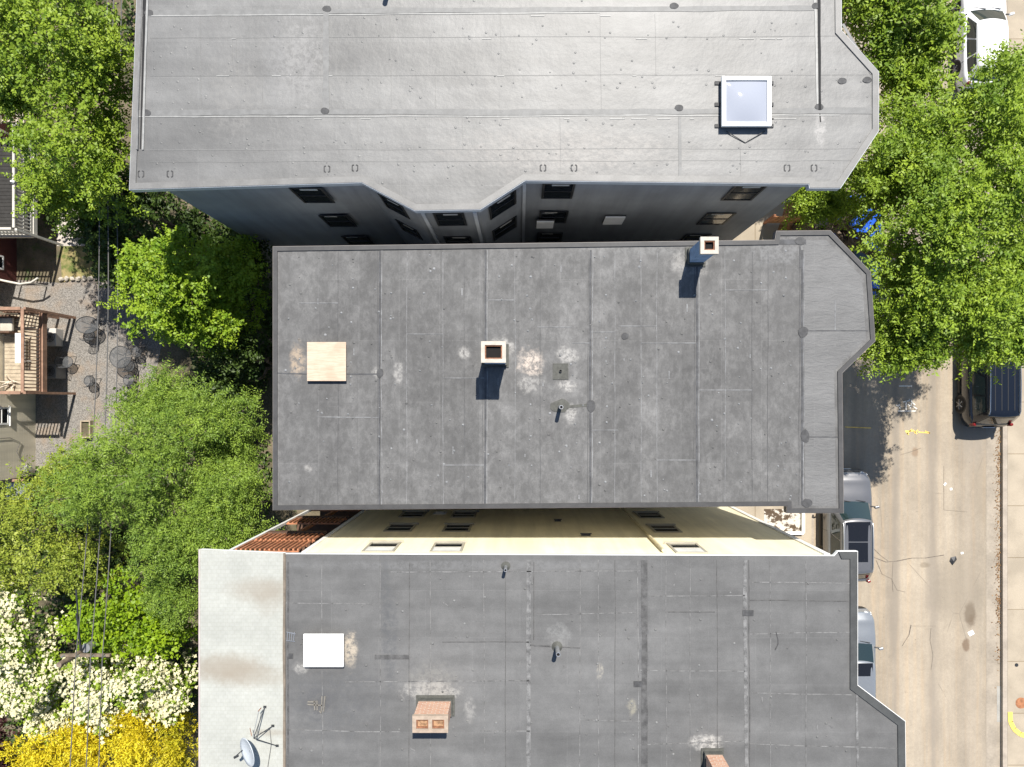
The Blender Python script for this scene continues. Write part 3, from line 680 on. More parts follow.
vs = []
for j in range(n+1):
    for i in range(n+1):
        u, v = i/n-.5, j/n-.5; x = X0+(X1-X0)*(u+.5); y = Y0+(Y1-Y0)*(v+.5)
        vs.append((x, y, ZN+.205 + .085*(1-4*u*u)*(1-4*v*v)))
gl.add(vs, [(j*(n+1)+i, j*(n+1)+i+1, (j+1)*(n+1)+i+1, (j+1)*(n+1)+i) for j in range(n) for i in range(n)], 0, True)
tg = NT('frosted_skylight_glass'); tg.done((.3,.32,.37), .035, 0, .5, 0)
gl.build('skylight_glass', tg.m, sk)
cb = MB(); a, b, c = P(726,131,ZN+.05), P(745,143,ZN), P(765,131,ZN+.05)
cb.tube([a,(b.x,b.y,ZN+.015)], .012, 5); cb.tube([(b.x,b.y,ZN+.015),c], .012, 5); cb.build('cable', m_dark, sk)
pipe(nb, P(388,-9,ZN).x, P(0,-9,ZN).y, ZN, .6, .07, .14)

# ---------- middle building
ZM = 10.7
mb_ = thing('apartment_building', 'middle flat roofed building with dark grey roof, plywood hatch and two white capped chimneys', 'building')
polyM = px_poly([(273.5,247),(775,240.5),(776.5,231.5),(830,231),(870,272),(874.5,341),(841.5,373),(843,512.5),(787,512.5),(787,505.5),(273.5,509.5)], ZM)
wallM = px_poly([(278,252),(770,246),(780,240),(806,240),(842,276),(846,336),(806,368),(806,500),(790,500),(278,505)], ZM)
cM = (.122,.12,.117)
wh = (.4,.385,.36); bg = (.36,.3,.25)
roofM = roof_mat('weathered_grey_membrane', cM, .72, (3.5,1.15), 0, .84, 1.14,
    [(530,363,ZM,.32,.36,(.47,.4,.34),.9),(530,384,ZM,.3,.25,wh,.45),(503,346,ZM,.3,.22,wh,.6),(567,355,ZM,.28,.2,wh,.6),(567,386,ZM,.25,.14,wh,.7),(571,414,ZM,.15,.25,wh,.6),(298,360,ZM,.2,.42,(.36,.28,.2),.75),
     (464,353,ZM,.16,.16,wh,.6),(690,262,ZM,.5,.35,wh,.4),(398,372,ZM,.12,.3,wh,.5),(376,372,ZM,.12,.14,wh,.5),
     (780,250,ZM,.9,.4,(.2,.2,.2),.5),(308,468,ZM,.12,.1,wh,.4),(650,245,ZM,2.5,.25,(.2,.2,.195),.5)], blot=.16, hard=.65, sc_=.82)
roofM2 = roof_mat('wrinkled_grey_membrane', (.136,.135,.133), .68, (2.8,1.3), 1, .93, 1.05, wrinkle=.55, blot=.1)
m_lineM = M('pale_seam', (.17,.172,.175), .7, .35, 5); m_darkM = M('dark_seam', (.062,.063,.066), .7, .3, 5); m_edgeM = M('dark_grey_edge', (.05,.049,.049), .6, .15, 3)
def extraM(r, z):
    def s(x1,y1,x2,y2,w,m,h=.006): r.strip(P(x1,y1,z), P(x2,y2,z), w, z+.002, h, m)
    pl = px_poly([(804,240),(826,240),(862,277),(866,338),(834,370),(836,506),(805,506)], z); r.prism(pl, z+.001, z+.0045, 4)
    for x in (380,485.5,590.5,697,802): s(x,250,x-.5,505,.055,3); s(x-2.5,250,x-3,505,.012,3,.004); s(x+2.0,250,x+1.5,505,.02,2,.009)
    for x in (338,407,443,464,515,540,615,641,657,725,752,768): s(x,252,x,504,.012,2 if x % 2 else 3,.003)
    for x1,y1,x2,y2 in ((407,334,443,334),(443,378,485,378),(537,327,572,327),(572,343,590,343),(592,430,618,430),(618,326,657,326),(641,343,697,343),(317,417,379,417),(443,465,484,465),(590,332,615,332),(697,390,752,390),(725,290,768,290),(485,300,515,300),(299,303,338,303),(657,460,697,460)): s(x1,y1,x2,y2,.02,2,.005)
    s(346,374,378,374,.035,3); s(308,374,276,373,.03,3); s(566,407,588,405,.08,6); s(803,437,838,437,.03,3); s(803,331,868,331,.03,3); s(800,246,800,268,.04,3); s(835,300,835,330,.03,2); s(777,242,806,242,.14,3)
    for x in range(300,770,9):
        if random.random() < .25: 
            y = random.uniform(260,500); s(x,y,x,y+random.uniform(2,8),.03,2,.006)
    for x, y, rx, ry in ((380,373,.1,.13),(591,406,.13,.17),(625,336,.1,.1),(800,241,.14,.12),(803,332,.14,.16),(805,436,.12,.19),(807,503,.14,.13)):
        c = P(x,y,z); r.blob((c.x,c.y), rx, ry, z+.011, .006, 5, 16, .1)
    c = P(560.5,371.5,z); r.box((c.x,c.y,z+.01), (.44,.46,.012), 6); c = P(560,406,z); r.blob((c.x,c.y), .27, .19, z+.006, .008, 6, 18, .14)
def bumpsM(rd):
    out = [tuple(P(rd.uniform(280,800), rd.uniform(250,505), ZM)[:2]) for _ in range(190)]
    for x in (300,352,393,430,500,530,575,605,630,668,712,740,785):
        for y in range(255,505,21):
            if rd.random() < .45: out.append(tuple(P(x+rd.uniform(-2,2), y+rd.uniform(-5,5), ZM)[:2]))
    return out
roof_common(mb_, polyM, wallM, ZM, siding('pale_siding', (.62,.6,.55)), [roofM, m_edgeM, m_lineM, m_darkM, roofM2, m_patch, m_patch2], m_edgeM, M('taupe_drip_edge', (.16,.145,.135), .5, .15), .12, extraM, bumpsM, dome_m=2)
for z in (8.9,5.9,2.9):
    for x in (-4.5,0,4.2): window(mb_, (x, P(0,250.5-(x+6)*.4,ZM).y+.06, z), (0,1), .9, 1.4, m_white)
    for x in (-4.5,-1,3.6): window(mb_, (x, P(0,503.2,ZM).y-.02, z), (0,-1), .9, 1.4, m_white)
m_ply = NT('plywood'); cc = m_ply.mix(m_ply.ramp(m_ply.noise(3, 5, .6, m_ply.map((1,9,1))), .3, .7), (.43,.33,.24), (.52,.42,.32)); cc = m_ply.mix(m_ply.ramp(m_ply.noise(1.6,4), .5, .7, 0, .4), cc, (.36,.25,.17)); m_ply = m_ply.done(cc, .85)
a, b = P(307,342,ZM+.14), P(346,381,ZM+.14); h = MB()
h.box(((a.x+b.x)/2,(a.y+b.y)/2,ZM+.055), (b.x-a.x-.08, a.y-b.y-.08, .1), 1); h.box(((a.x+b.x)/2,(a.y+b.y)/2,ZM+.125), (b.x-a.x, a.y-b.y, .035), 0)
o = h.build('roof_hatch', [m_ply, m_patch], mb_, .006); o['label'] = 'square plywood hatch cover'
chimney(mb_, -.985, -.41, 1.075, 1.56, ZM, 1.6, m_bluegrey, 1, label='white capped chimney in the middle of the roof')
chimney(mb_, 4.80, 5.2, 3.95, 4.32, ZM, 1.55, m_bluegrey, 1, label='grey blue chimney at the roof edge')
c = P(560,407,ZM); pipe(mb_, c.x, c.y, ZM, .65, .055); c = P(560.5,371,ZM); pipe(mb_, c.x, c.y, ZM+.015, .06, .04, mat=m_dark)

# ---------- bottom building
ZS = 11.4
sb = thing('apartment_building', 'bottom cream walled building with dark roof, brick chimneys and a wooden back porch', 'building')
polyS = px_poly([(285,554),(834,556),(838,551.5),(857,551.5),(857,685),(904.5,721),(906,860),(285,860)], ZS)
wallS = px_poly([(299,555.5),(833.5,557.5),(833.5,690),(868,722),(868,858),(299,858)], ZS)
cS = (.12,.119,.117)
roofS = roof_mat('charcoal_membrane', cS, .75, (2.6,1.3), 1, .9, 1.09,
    [(350,650,ZS,.18,.45,(.42,.36,.28),.8),(301,668,ZS,.18,.16,wh,.6),(432,691,ZS,.7,.25,wh,.65),(432,683,ZS,.6,.5,(.2,.195,.18),.5),(707,743,ZS,.4,.2,wh,.8),(558,636,ZS,.3,.3,(.2,.2,.195),.6),(600,672,ZS,.08,.2,(.36,.33,.27),.7),(632,707,ZS,.12,.2,(.28,.26,.2),.6),(318,704,ZS,.35,.35,(.065,.066,.07),.7),
     (644,630,ZS,.12,2.2,(.07,.071,.075),.6),(480,565,ZS,5,.12,(.16,.16,.16),.5),(470,710,ZS,.14,.3,wh,.3),(390,640,ZS,.2,1.4,(.078,.08,.084),.6),(385,600,ZS,.12,1,(.075,.077,.08),.6),(333,700,ZS,1.2,1,(.078,.08,.085),.4)], blot=.12, hard=.12, cloud=.25)
m_lineS = M('pale_lap', (.138,.137,.135), .75, .4, 5); m_darkS = M('dark_lap', (.078,.077,.076), .75, .3, 5); m_edgeS = M('charcoal_edge', (.055,.057,.056), .6, .15, 3)
def extraS(r, z):
    def s(x1,y1,x2,y2,w,m,h=.006): r.strip(P(x1,y1,z), P(x2,y2,z), w, z+.002, h, m)
    s(644,560,645,850,.16,3); s(638,560,639,850,.02,2); s(745,560,747,850,.1,2,.004); s(749,560,750,850,.02,3,.008); s(529,560,529,850,.12,2,.004); s(534,562,534,640,.02,3,.008); s(857,686,858,850,.06,2)
    for x in (322,380,409,430,484,505,580,598,615,666,690,717,770,806): s(x,560,x+.4,850,.016,3 if x % 2 else 2,.004)
    for x1,y1,x2,y2,m in ((536,615,636,613,2),(750,634,852,632,2),(640,670,745,671,2),(640,596,745,595,2),(752,582,852,584,2),(390,572,640,571,2),(286,603,380,604,2),(442,642,529,642,3),(345,682,529,681,2),(530,645,550,646,3),(534,646,580,648,3),(286,730,400,732,2),(480,731,530,731,2),(640,745,745,741,2),(750,744,902,748,2),(752,693,852,695,2),(668,612,715,612,3),(580,720,640,721,2),(750,600,850,601,3)): s(x1,y1,x2,y2,.024,m,.004)
    for x, y, w_, h_ in ((748,613,.3,.16),(638,684,.24,.16),(291,656,.12,.14)): c = P(x,y,z); r.box((c.x,c.y,z+.009), (w_,h_,.012), 5)
    for x in range(300,850,11):
        if random.random() < .3:
            y = random.uniform(570,760); s(x,y,x+random.choice((0,0,5)),y+random.uniform(2,6),.03,2,.006)
    c = P(392,657,z); r.box((c.x,c.y,z+.006), (.95,.12,.006), 3)
    pts = [(775,650),(778,644),(778,640),(776,632)]
    for a, b in zip(pts, pts[1:]): s(*a, *b, .03, 5)
    for x in (282.5,): s(288,562,288,850,.05,3)
def bumpsS(rd):
    out = []
    for x in (303,365,400,445,468,598,627,672,700):
        for y in range(580,767,29):
            if rd.random() < .6: out.append(tuple(P(x+rd.uniform(-4,4), y+rd.uniform(-6,6), ZS)[:2]))
    return out + [tuple(P(rd.uniform(290,850), rd.uniform(565,767), ZS)[:2]) for _ in range(60)]
cream = NT('cream_render'); f_ = cream.math('MULTIPLY', cream.ramp(cream.noise(.6, 5), .3, .7, .93, 1.05), cream.ramp(cream.noise(2.5, 5, .65, cream.map((1,1,.07))), .3, .7, .86, 1.05)); cream.bump(cream.noise(25, 3), .15, .01)
cream = cream.done(cream.grey((.86,.79,.58), f_), .8)
roof_common(sb, polyS, wallS, ZS, cream, [roofS, m_edgeS, m_lineS, m_darkS, m_darkS, m_patch, m_patch2], m_edgeS, m_white, .2, extraS, bumpsS, .1, dome_m=2, sel=lambda x, y: x > 8.85 and y > -12)
YS = P(0,555.5,ZS).y
for D in (20.72,23.9,26.75):
    for x in (-4.02,-2.1,4.86):
        yy = YS - .00374*(x+6.09) ; window(sb, (x, yy+.006, 31-D), (0,1), .92, 1.3, m_cream_frame, sill=True, blind=(1,11,0) if D < 21 else None)
    window(sb, (-3.05, YS-.02, 31-D-.4), (0,1), .5, .6, m_white) if D > 26 else None
d = MB(); d.tube([(4.05,YS-.06+.1,10.9),(4.05,YS+.04,.3)], .045, 8); d.build('downspout', M('cream_pipe', (.6,.52,.33), .5, .1), sb)
MB().box((-6.06, YS+.012, 5.4), (.12,.05,11.4)).build('corner_board', m_white, sb); MB().box((8.6, P(0,557.5,ZS).y+.015, 5.4), (.16,.05,11.4)).build('corner_board', m_white, sb)
for vx, vz, vw in ((1.35,5.6,.22),(2.1,8.3,.3)):
    v_ = MB(); yv = YS - .00374*(vx+6.09); v_.box((vx, yv+.03, vz), (vw,.06,.12), 0); v_.box((vx, yv+.075, vz+.05), (vw+.06,.03,.03), 0); v_.build('wall_vent', m_dark, sb)
# white hatch
a, b = P(303.5,634,ZS+.18), P(343.5,667,ZS+.18); h = MB()
h.box(((a.x+b.x)/2,(a.y+b.y)/2,ZS+.07), (b.x-a.x-.08, a.y-b.y-.08, .13), 1); h.box(((a.x+b.x)/2,(a.y+b.y)/2,ZS+.165), (b.x-a.x, a.y-b.y, .05), 0)
o = h.build('roof_hatch', [m_white, m_patch], sb, .008); o['label'] = 'white painted hatch cover'
chimney(sb, -2.77, -1.89, -8.56, -8.17, ZS, 1.15, m_brick, 2, .1, .025, 'wide orange brick chimney with two flues')
chimney(sb, 5.08, 5.52, -10.15, -9.63, ZS, 1.3, m_brick, 1, .1, .03, 'narrow brick chimney at the bottom of the picture')
c = P(557,646.6,ZS); pipe(sb, c.x, c.y, ZS, .62, .06, .15); c = P(505.8,566,ZS); pipe(sb, c.x, c.y, ZS, .5, .045, .13)
# back porch of the bottom building
pr = px_poly([(200,549.5),(284.4,553.2),(284.4,860),(200,860)], ZS)
t = NT('pale_granulated_roofing'); br = t.brick(t.map((1,1,0)), .125, .105, .008, (1,1,1), (.96,.96,.95), (.91,.905,.88))
f_ = t.math('MULTIPLY', t.ramp(t.noise(.7,5), .3, .7, .9, 1.06), t.ramp(t.noise(9,4), .3, .7, .95, 1.04))
cc = t.mix(1, t.grey((.36,.365,.335), f_), br, 'MULTIPLY')
for (px_, py_, rx, ry, k) in ((262,590,.85,.3,.5),(225,668,.95,.35,.7),(250,676,1.0,.3,.45),(268,600,.4,.4,.3),(270,733,.5,.08,.4)):
    q = P(px_, py_, ZS); cc = t.mix(t.math('MULTIPLY', t.spot(q.x, q.y, rx, ry, .6, .4), k), cc, (.23,.195,.15))
t.bump(t.noise(60,2), .3, .006); t.done(cc, .85)
MB().prism(pr, ZS-.14, ZS-.012, 1, 0).build('porch_roof', [t.m, m_white], sb)
gt = MB(); xa = P(200,0,ZS).x; gt.box((xa-.024, (pr[0][1]+P(0,549.5,ZS).y)/2-.0, ZS-.06), (.045, abs(P(0,860,ZS).y-P(0,549.5,ZS).y), .1), 0)
gt.build('gutter', M('pinkish_gutter', (.42,.36,.34), .5, .1), sb); sm = MB(); sm.strip(P(284.6,553,ZS), P(284.6,850,ZS), .07, ZS+.002, .03); sm.build('flashing', M('brown_flashing', (.16,.13,.1), .6, .2), sb)
m_redwood = M('red_stained_wood', (.36,.15,.075), .75, .3, 5); m_brownwood = M('brown_wood', (.1,.055,.035), .8, .25, 5)
px0, px1, yN = -8.12, -6.12, P(0,553,ZS).y-.02
po = MB(); po.box((px0, yN, 5.6), (.09,.09,11.2), 0); po.build('post', m_white, sb)
for zf in (8.35,5.35,2.35):
    fl = MB(); fl.box(((px0+px1)/2, yN-1.6, zf), (px1-px0-.15, 3.2, .12), 0); fl.box(((px0+px1)/2, yN+.03, zf-.02), (px1-px0-.16, .06, .26), 0); fl.build('porch_floor', m_brownwood, sb)
    rl = MB(); top = zf+1.15
    for zz in (top, zf+.22): rl.box(((px0+px1)/2, yN-.01, zz), (px1-px0-.16,.04,.07), 0)
    n = 13
    for k in range(n): rl.box((px0+.14+(px1-px0-.28)*k/(n-1), yN+.02, (top+zf+.22)/2), (.055,.055,top-zf-.2), 0)
    rl.build('railing', m_redwood, sb)
    rp = MB(); rp.box((px0+.95, yN-.05, zf+1.4), (.1,.1,2.6), 0); rp.build('post', m_redwood, sb)
tl = MB(); 
for zz in (11.05,10.3,9.7): tl.box(((px0+px1)/2, yN-.01, zz), (px1-px0-.16,.03,.07), 0)
for k in range(14): tl.box((px0+.13+(px1-px0-.26)*k/13, yN+.03, 10.35), (.05,.05,1.3), 0)
tl.build('trellis', m_redwood, sb)
MB().box((-7.1, yN-1.6, 5.5), (1.9,.1,10.6)).build('wall', m_brownwood, sb)['label'] = 'dark brown boarded porch wall'
# satellite dish standing on the porch roof
q = P(262,733,ZS); ds = thing('satellite_dish', 'grey satellite dish on a strutted mount on the pale porch roof', 'dish', (q.x,q.y,ZS-.01))
ap = Vector((-.1,.02,.36)); mt = MB()
for ft in ((.08,.72,.02),(.42,-.35,.02),(.3,.2,.02)): mt.tube([ft, ap], .013, 6); mt.box((ft[0],ft[1],.014), (.08,.06,.02), 0)
mt.build('mount', m_dark, ds)
nn = Vector((-.55,-.12,.62)).normalized(); ux = Vector((0,0,1)).cross(nn).normalized(); uy = nn.cross(ux); dc = ap + Vector((-.06,-.3,.06))
db = MB(); vs = []; K = 28; 
for rr in range(7):
    r_ = rr/6
    for k in range(K): vs.append(dc + ux*(.4*r_*math.cos(6.283*k/K)) + uy*(.36*r_*math.sin(6.283*k/K)) + nn*(.09*r_*r_))
db.add(vs, [(r*K+k, r*K+(k+1)%K, (r+1)*K+(k+1)%K, (r+1)*K+k) for r in range(6) for k in range(K)], 0, True)
o = db.build('dish', M('grey_dish_paint', (.42,.45,.48), .45, .08), ds); sd2 = o.modifiers.new('s','SOLIDIFY'); sd2.thickness = .02
am = MB(); tip = dc + nn*.42 + uy*-.1; am.tube([dc+uy*-.31+nn*.07, tip], .014, 6); am.tube([tip, tip-nn*.12], .035, 8); am.build('feed_arm', m_dark, ds)
at = MB(); at.tube([(-.12,.05,.36),(.03,.78,.3)], .008, 5); at.tube([(.0,.72,.3),(.08,.82,.3)], .014, 5, 1); at.tube([(-.15,.08,.36),(-.2,.3,.36)], .01, 5, 1); at.build('antenna', [m_alu, m_rust], ds)
cb = MB(); cb.tube([(-.05,.0,.03),(.22,.1,.02),(.26,-.3,.02),(.2,-.7,.02),(.12,-1.2,.02)], .009, 5); cb.build('cable', m_wire, ds)
# metal bracket lying on the bottom roof
q = P(318,704,ZS); bt = MB(); zb = ZS+.012
for a, b in (((-.28,.0),(.12,-.03)),((-.28,.07),(-.05,.07)),((.12,.22),(.1,-.2)),((.2,.22),(.16,-.2)),((-.1,.1),(-.08,-.16)),((-.02,.1),(-.01,-.16)),((.04,-.18),(.1,-.24))): bt.bar((q.x+a[0],q.y+a[1],zb+.01),(q.x+b[0],q.y+b[1],zb+.01), .03,.02)
tag(bt.build('antenna_bracket', M('weathered_metal', (.19,.175,.15), .6, .2)), 'weathered metal bracket lying on a dark patch of the bottom roof', 'bracket')
q = P(291,636,ZS); gb = MB()
for k in range(4): gb.bar((q.x-.1+k*.06,q.y-.12,ZS+.022),(q.x-.08+k*.06,q.y+.12,ZS+.022),.018,.015)
gb.bar((q.x-.12,q.y+.12,ZS+.02),(q.x+.14,q.y+.06,ZS+.02),.018,.015); gb.bar((q.x-.12,q.y-.12,ZS+.02),(q.x+.12,q.y-.14,ZS+.02),.018,.015)
tag(gb.build('wire_grate', m_alu), 'small bent wire grate beside the white roof hatch', 'grate')

# ------------------------------------------------------------------ cars
m_tyre = M('tyre_rubber', (.012,.012,.012), .85, .15); m_rim = M('alloy_rim', (.5,.5,.5), .3, .1, metal=.6); m_plas = M('black_plastic', (.015,.015,.016), .5, .15)
m_head = M('headlamp', (.6,.62,.64), .1, .05, bump=0); m_tail = M('red_lamp', (.16,.008,.008), .2, .1, bump=0)
m_cglass = glass_mat('car_glass', (.012,.022,.022), .03, .9); m_sun = glass_mat('sunroof_glass', (.01,.011,.014), .06, .5); m_chrome = M('chrome_strip', (.7,.7,.7), .12, .05, metal=1., bump=0)
def paint(name, c, metal=.3, rough=.28): return M(name, c, rough, .03, 1.5, 0, metal=metal, spec=.5, coat=.8)
def lerp_tab(tab, x):
    for (a, b), (c, d) in zip(tab, tab[1:]):
        if x <= c:
            t = (x-a)/(c-a) if c > a else 0; t = max(0, min(1, t)); t = t*t*(3-2*t); return b+(d-b)*t
    return tab[-1][1]
def car(label, x, y, rz, L, W, Hh, pm, kind, sunroof=None, rails=False, rail_mat=None):
    root = thing('parked_car', label, 'car', (x,y,0), rz, 'parked cars')
    hl = L/2; g = .17
    if kind == 'sedan': prof = [(-hl,.62),(-hl+.12,.86),(-hl+.75,.93),(0,.9),(hl-1.3,.93),(hl-.5,.8),(hl-.12,.68),(hl,.5)]
    else: prof = [(-hl,.7),(-hl+.1,.95),(-hl+.4,1.0),(0,.98),(hl-1.25,1.0),(hl-.45,.9),(hl-.12,.78),(hl,.55)]
    N = 40; b = MB(); sec = [(0,g),(.8,g),(.93,g+.04),(.975,.36),(1.0,.52),(.995,.7)]
    rows = []
    for i in range(N+1):
        u = -1+2*i/N; yy = hl*math.copysign(1-(1-abs(u))**1.6, u) if abs(u) > 1e-9 else 0
        zt = lerp_tab(prof, yy); a = max(0, (abs(yy)/hl-.72)/.28); wv = W/2*(1-.22*a**2.6)
        pts = [(wv*k, min(z, zt-.08)) for k, z in sec] + [(wv*.985, zt-.1),(wv*.95, zt-.035),(wv*.87, zt-.006),(wv*.5, zt+.018),(0, zt+.028)]
        rows.append([(px, yy, pz) for px, pz in pts] + [(-px, yy, pz) for px, pz in pts[-2:0:-1]])
    K = len(rows[0]); vs = [p for r in rows for p in r]
    fs = [(i*K+k, i*K+(k+1)%K, (i+1)*K+(k+1)%K, (i+1)*K+k) for i in range(N) for k in range(K)]
    b.add(vs, [f[::-1] for f in fs], 0, True); b.add(rows[0]+rows[-1], [tuple(range(K)), tuple(range(2*K-1, K-1, -1))], 1, False)
    # dark wheel arches and sills, door seams
    wy = (hl-.9, -hl+.95); wr = .34 if kind != 'sedan' else .32
    for yy in wy:
        for s in (-1,1): b.tube([(s*(W/2-.1),yy,wr),(s*(W/2+.004),yy,wr)], wr+.06, 22, 1)
    for s in (-1,1):
        b.box((s*(W/2-.012),0,.25), (.03,L-2.9,.12), 1)
        for yy in (hl-1.55,hl-2.55,hl-3.45): b.box((s*(W/2-.004),yy,.62), (.012,.012,.55), 1)
    b.build('body', [pm, m_plas], root)
    # cabin
    if kind == 'sedan': yb0, yb1, yt0, yt1 = -hl+.62, hl-1.15, -hl+1.5, hl-1.95
    elif kind == 'van': yb0, yb1, yt0, yt1 = -hl+.1, hl-1.0, -hl+.42, hl-1.95
    else: yb0, yb1, yt0, yt1 = -hl+.14, hl-1.2, -hl+.55, hl-1.95
    wb, wt, zb, zt = W/2*.9, W/2*.69, .93, Hh
    M_ = 9
    def ring_at(v):
        y0 = yb0+(yt0-yb0)*v; y1 = yb1+(yt1-yb1)*v; ww = wb+(wt-wb)*v**1.2; z = zb+(zt-zb-.05)*v
        return y0, y1, ww, z
    cb_ = MB(); vs = []; rings = []
    for v in (0,.25,.5,.75,.92,1.0):
        y0, y1, ww, z = ring_at(v); c_ = .12; bow = .1
        r = []
        for k in range(M_): a = k/(M_-1)*2-1; r.append((ww*.94*a, y1 - bow*a*a, z))
        for k in range(1,M_): a = k/(M_-1); r.append((ww*(1-.04*abs(2*a-1)**3), y1-bow-.0+(y0-y1+bow+bow*.6)*a, z))
        for k in range(1,M_): a = 1-2*k/(M_-1); r.append((ww*.94*a, y0 + bow*.6*a*a, z))
        for k in range(1,M_-1): a = k/(M_-1); r.append((-ww*(1-.04*abs(2*a-1)**3), y0+bow*.6+(y1-bow-y0-bow*.6)*a, z))
        rings.append(r)
    # domed roof: shrink the last outline twice
    y0, y1, ww, z = ring_at(1.0); cy = (y0+y1)/2
    for sc, dz in ((.94,.03),(.75,.045),(.4,.05)): rings.append([(p[0]*sc, cy+(p[1]-cy)*(1-(1-sc)*.55), z+dz) for p in rings[5]])
    K = len(rings[0]); vs = [p for r in rings for p in r]
    cb_.add(vs, [(i*K+k, i*K+(k+1)%K, (i+1)*K+(k+1)%K, (i+1)*K+k)[::-1] for i in range(len(rings)-1) for k in range(K)] + [tuple(range((len(rings)-1)*K, len(rings)*K))[::-1]], 0, True)
    cb_.build('cabin', pm, root)
    def pane(ka, kb, va, vb, name):          # a glass sheet following the cabin, a few millimetres proud of it
        q = MB(); vv = []; ks = [ka+(kb-ka)*i/8 for i in range(9)]; vs_ = [va+(vb-va)*i/4 for i in range(5)]
        tabv = (0,.25,.5,.75,.92,1.0)
        def at(k, v):
            i = max(j for j in range(5) if tabv[j] <= v+1e-9); f = (v-tabv[i])/(tabv[i+1]-tabv[i]); k = k % K
            k0 = int(k) % K; k1 = (k0+1) % K; g_ = k-int(k)
            lo = Vector(rings[i][k0]).lerp(Vector(rings[i][k1]), g_); hi = Vector(rings[i+1][k0]).lerp(Vector(rings[i+1][k1]), g_)
            return lo.lerp(hi, f)
        for v in vs_:
            for k in ks:
                p = at(k, v); d1 = at(k+.1, v)-at(k-.1, v); d2 = at(k, min(1,v+.03))-at(k, max(0,v-.03)); n = d2.cross(d1).normalized()
                if n.x*p.x + n.y*(p.y-cy)*.3 < 0: n = -n
                vv.append(p + n*.012)
        q.add(vv, [(j*9+i, j*9+i+1, (j+1)*9+i+1, (j+1)*9+i) for j in range(4) for i in range(8)], 0, True)
        return q.build(name, m_cglass, root)
    m1 = M_-1
    pane(.35, m1-.35, .06, .95, 'windscreen'); pane(2*m1+.6, 3*m1-.6, .12, .9, 'rear_window')
    for s in (0,1):
        segs = ((.6,3.1),(3.3,5.4),(5.6,7.4))
        for a, c_ in segs: pane(m1+a, m1+c_, .1, .86, 'side_window') if s == 0 else pane(4*m1-a, 4*m1-c_, .1, .86, 'side_window')
    for yy in wy:
        for s in (-1,1):
            wh_ = MB(); wh_.tube([(s*(W/2-.2),yy,wr),(s*(W/2-.005),yy,wr),(s*(W/2+.012),yy,wr)], wr, 24, 0); wo = wh_.build('wheel', m_tyre, root)
            rm = MB(); rm.tube([(s*(W/2-.01),yy,wr),(s*(W/2+.016),yy,wr)], wr*.66, 20, 1)
            for k in range(6):
                a = k*math.pi/3; rm.bar((s*(W/2+.02),yy,wr),(s*(W/2+.02),yy+wr*.63*math.cos(a),wr+wr*.63*math.sin(a)), .075,.014)
            rm.tube([(s*(W/2+.012),yy,wr),(s*(W/2+.032),yy,wr)], .06, 10)
            rm.build('rim', [m_rim, m_plas], wo)
    ym = yb1-.3
    for s in (-1,1):
        mr = MB(); mr.bar((s*(W/2-.12),ym,.98),(s*(W/2+.07),ym-.02,1.02),.06,.05,1); mr.box((s*(W/2+.12),ym-.03,1.05), (.19,.1,.14), 0, s*.25); mr.build('wing_mirror', [pm, m_plas], root, .025)
        hd = MB(); hd.box((s*(W/2*.68),hl-.2,.71 if kind != 'sedan' else .63), (.34,.22,.13), 0, -s*.45); hd.build('headlight', m_head, root, .04)
        tl_ = MB(); tl_.box((s*(W/2*.8),-hl+.1,.9 if kind != 'sedan' else .78), (.13,.12,.3 if kind != 'sedan' else .16), 0, s*.4); tl_.build('taillight', m_tail, root, .03)
    gr = MB(); gr.box((0,hl-.03,.45), (W*.5,.07,.2), 0); gr.box((0,hl+.03,.42), (.5,.02,.11), 1); gr.build('grille', [m_plas, m_white], root)
    bp = MB(); bp.box((0,-hl+.02,.5), (W*.7,.1,.18), 0); bp.box((0,-hl-.035,.72), (.5,.02,.11), 1); bp.build('bumper', [m_plas, m_white], root)
    wp = MB()
    for xx in (-.55,.1): wp.bar((xx,yb1-.02,zb+.075),(xx+.5,yb1-.1,zb+.12),.025,.02)
    wp.build('wiper', m_plas, root)
    zr = zt-.05
    if sunroof:
        a, c_ = sunroof; n = 2 if c_-a > .9 else 1; q = MB(); hw = wt*.78
        for k in range(n):
            ya, yc = a+(c_-a)*k/n+.02, a+(c_-a)*(k+1)/n-.02; vv = []
            for j in range(3):
                for i in range(7): t = i/6*2-1; vv.append((hw*t, ya+(yc-ya)*j/2, zr+.056-.014*t*t))
            q.add(vv, [(j*7+i, j*7+i+1, (j+1)*7+i+1, (j+1)*7+i) for j in range(2) for i in range(6)], 0, True)
        q.build('sunroof', m_sun, root)
    if rails:
        for s in (-1,1):
            q = MB(); xr = s*wt*.93; q.tube([(xr,yt0+.12,zr+.02),(xr,yt0+.25,zr+.08),(xr,cy,zr+.1),(xr,yt1-.3,zr+.08),(xr,yt1-.15,zr+.02)], .022, 8); q.build('roof_rail', rail_mat or m_alu, root)
    return root
car('silver grey SUV with dark panoramic roof and rails, parked beside the bottom building', 13.96, -5.28, 0, 4.76, 1.9, 1.66, paint('silver_grey_paint', (.17,.17,.175), .5), 'suv', (-1.35,.35), True)
car('light silver hatchback with a small dark sunroof, half hidden by the bottom roof', 14.15, -11.1, 0, 4.5, 1.85, 1.5, paint('light_silver_paint', (.27,.285,.3), .5), 'suv', (-.3,.28))
van = car('dark navy minivan with silver roof rails parked under the street tree', 19.95, 1.5, 0, 5.1, 1.95, 1.76, paint('navy_paint', (.007,.009,.014), .3, .2), 'van', (.75,1.35), True, m_chrome)
car('white car with a dark green windscreen parked at the top right', 19.68, 15.62, 0, 4.5, 1.82, 1.5, paint('white_car_paint', (.78,.78,.78), 0), 'suv')
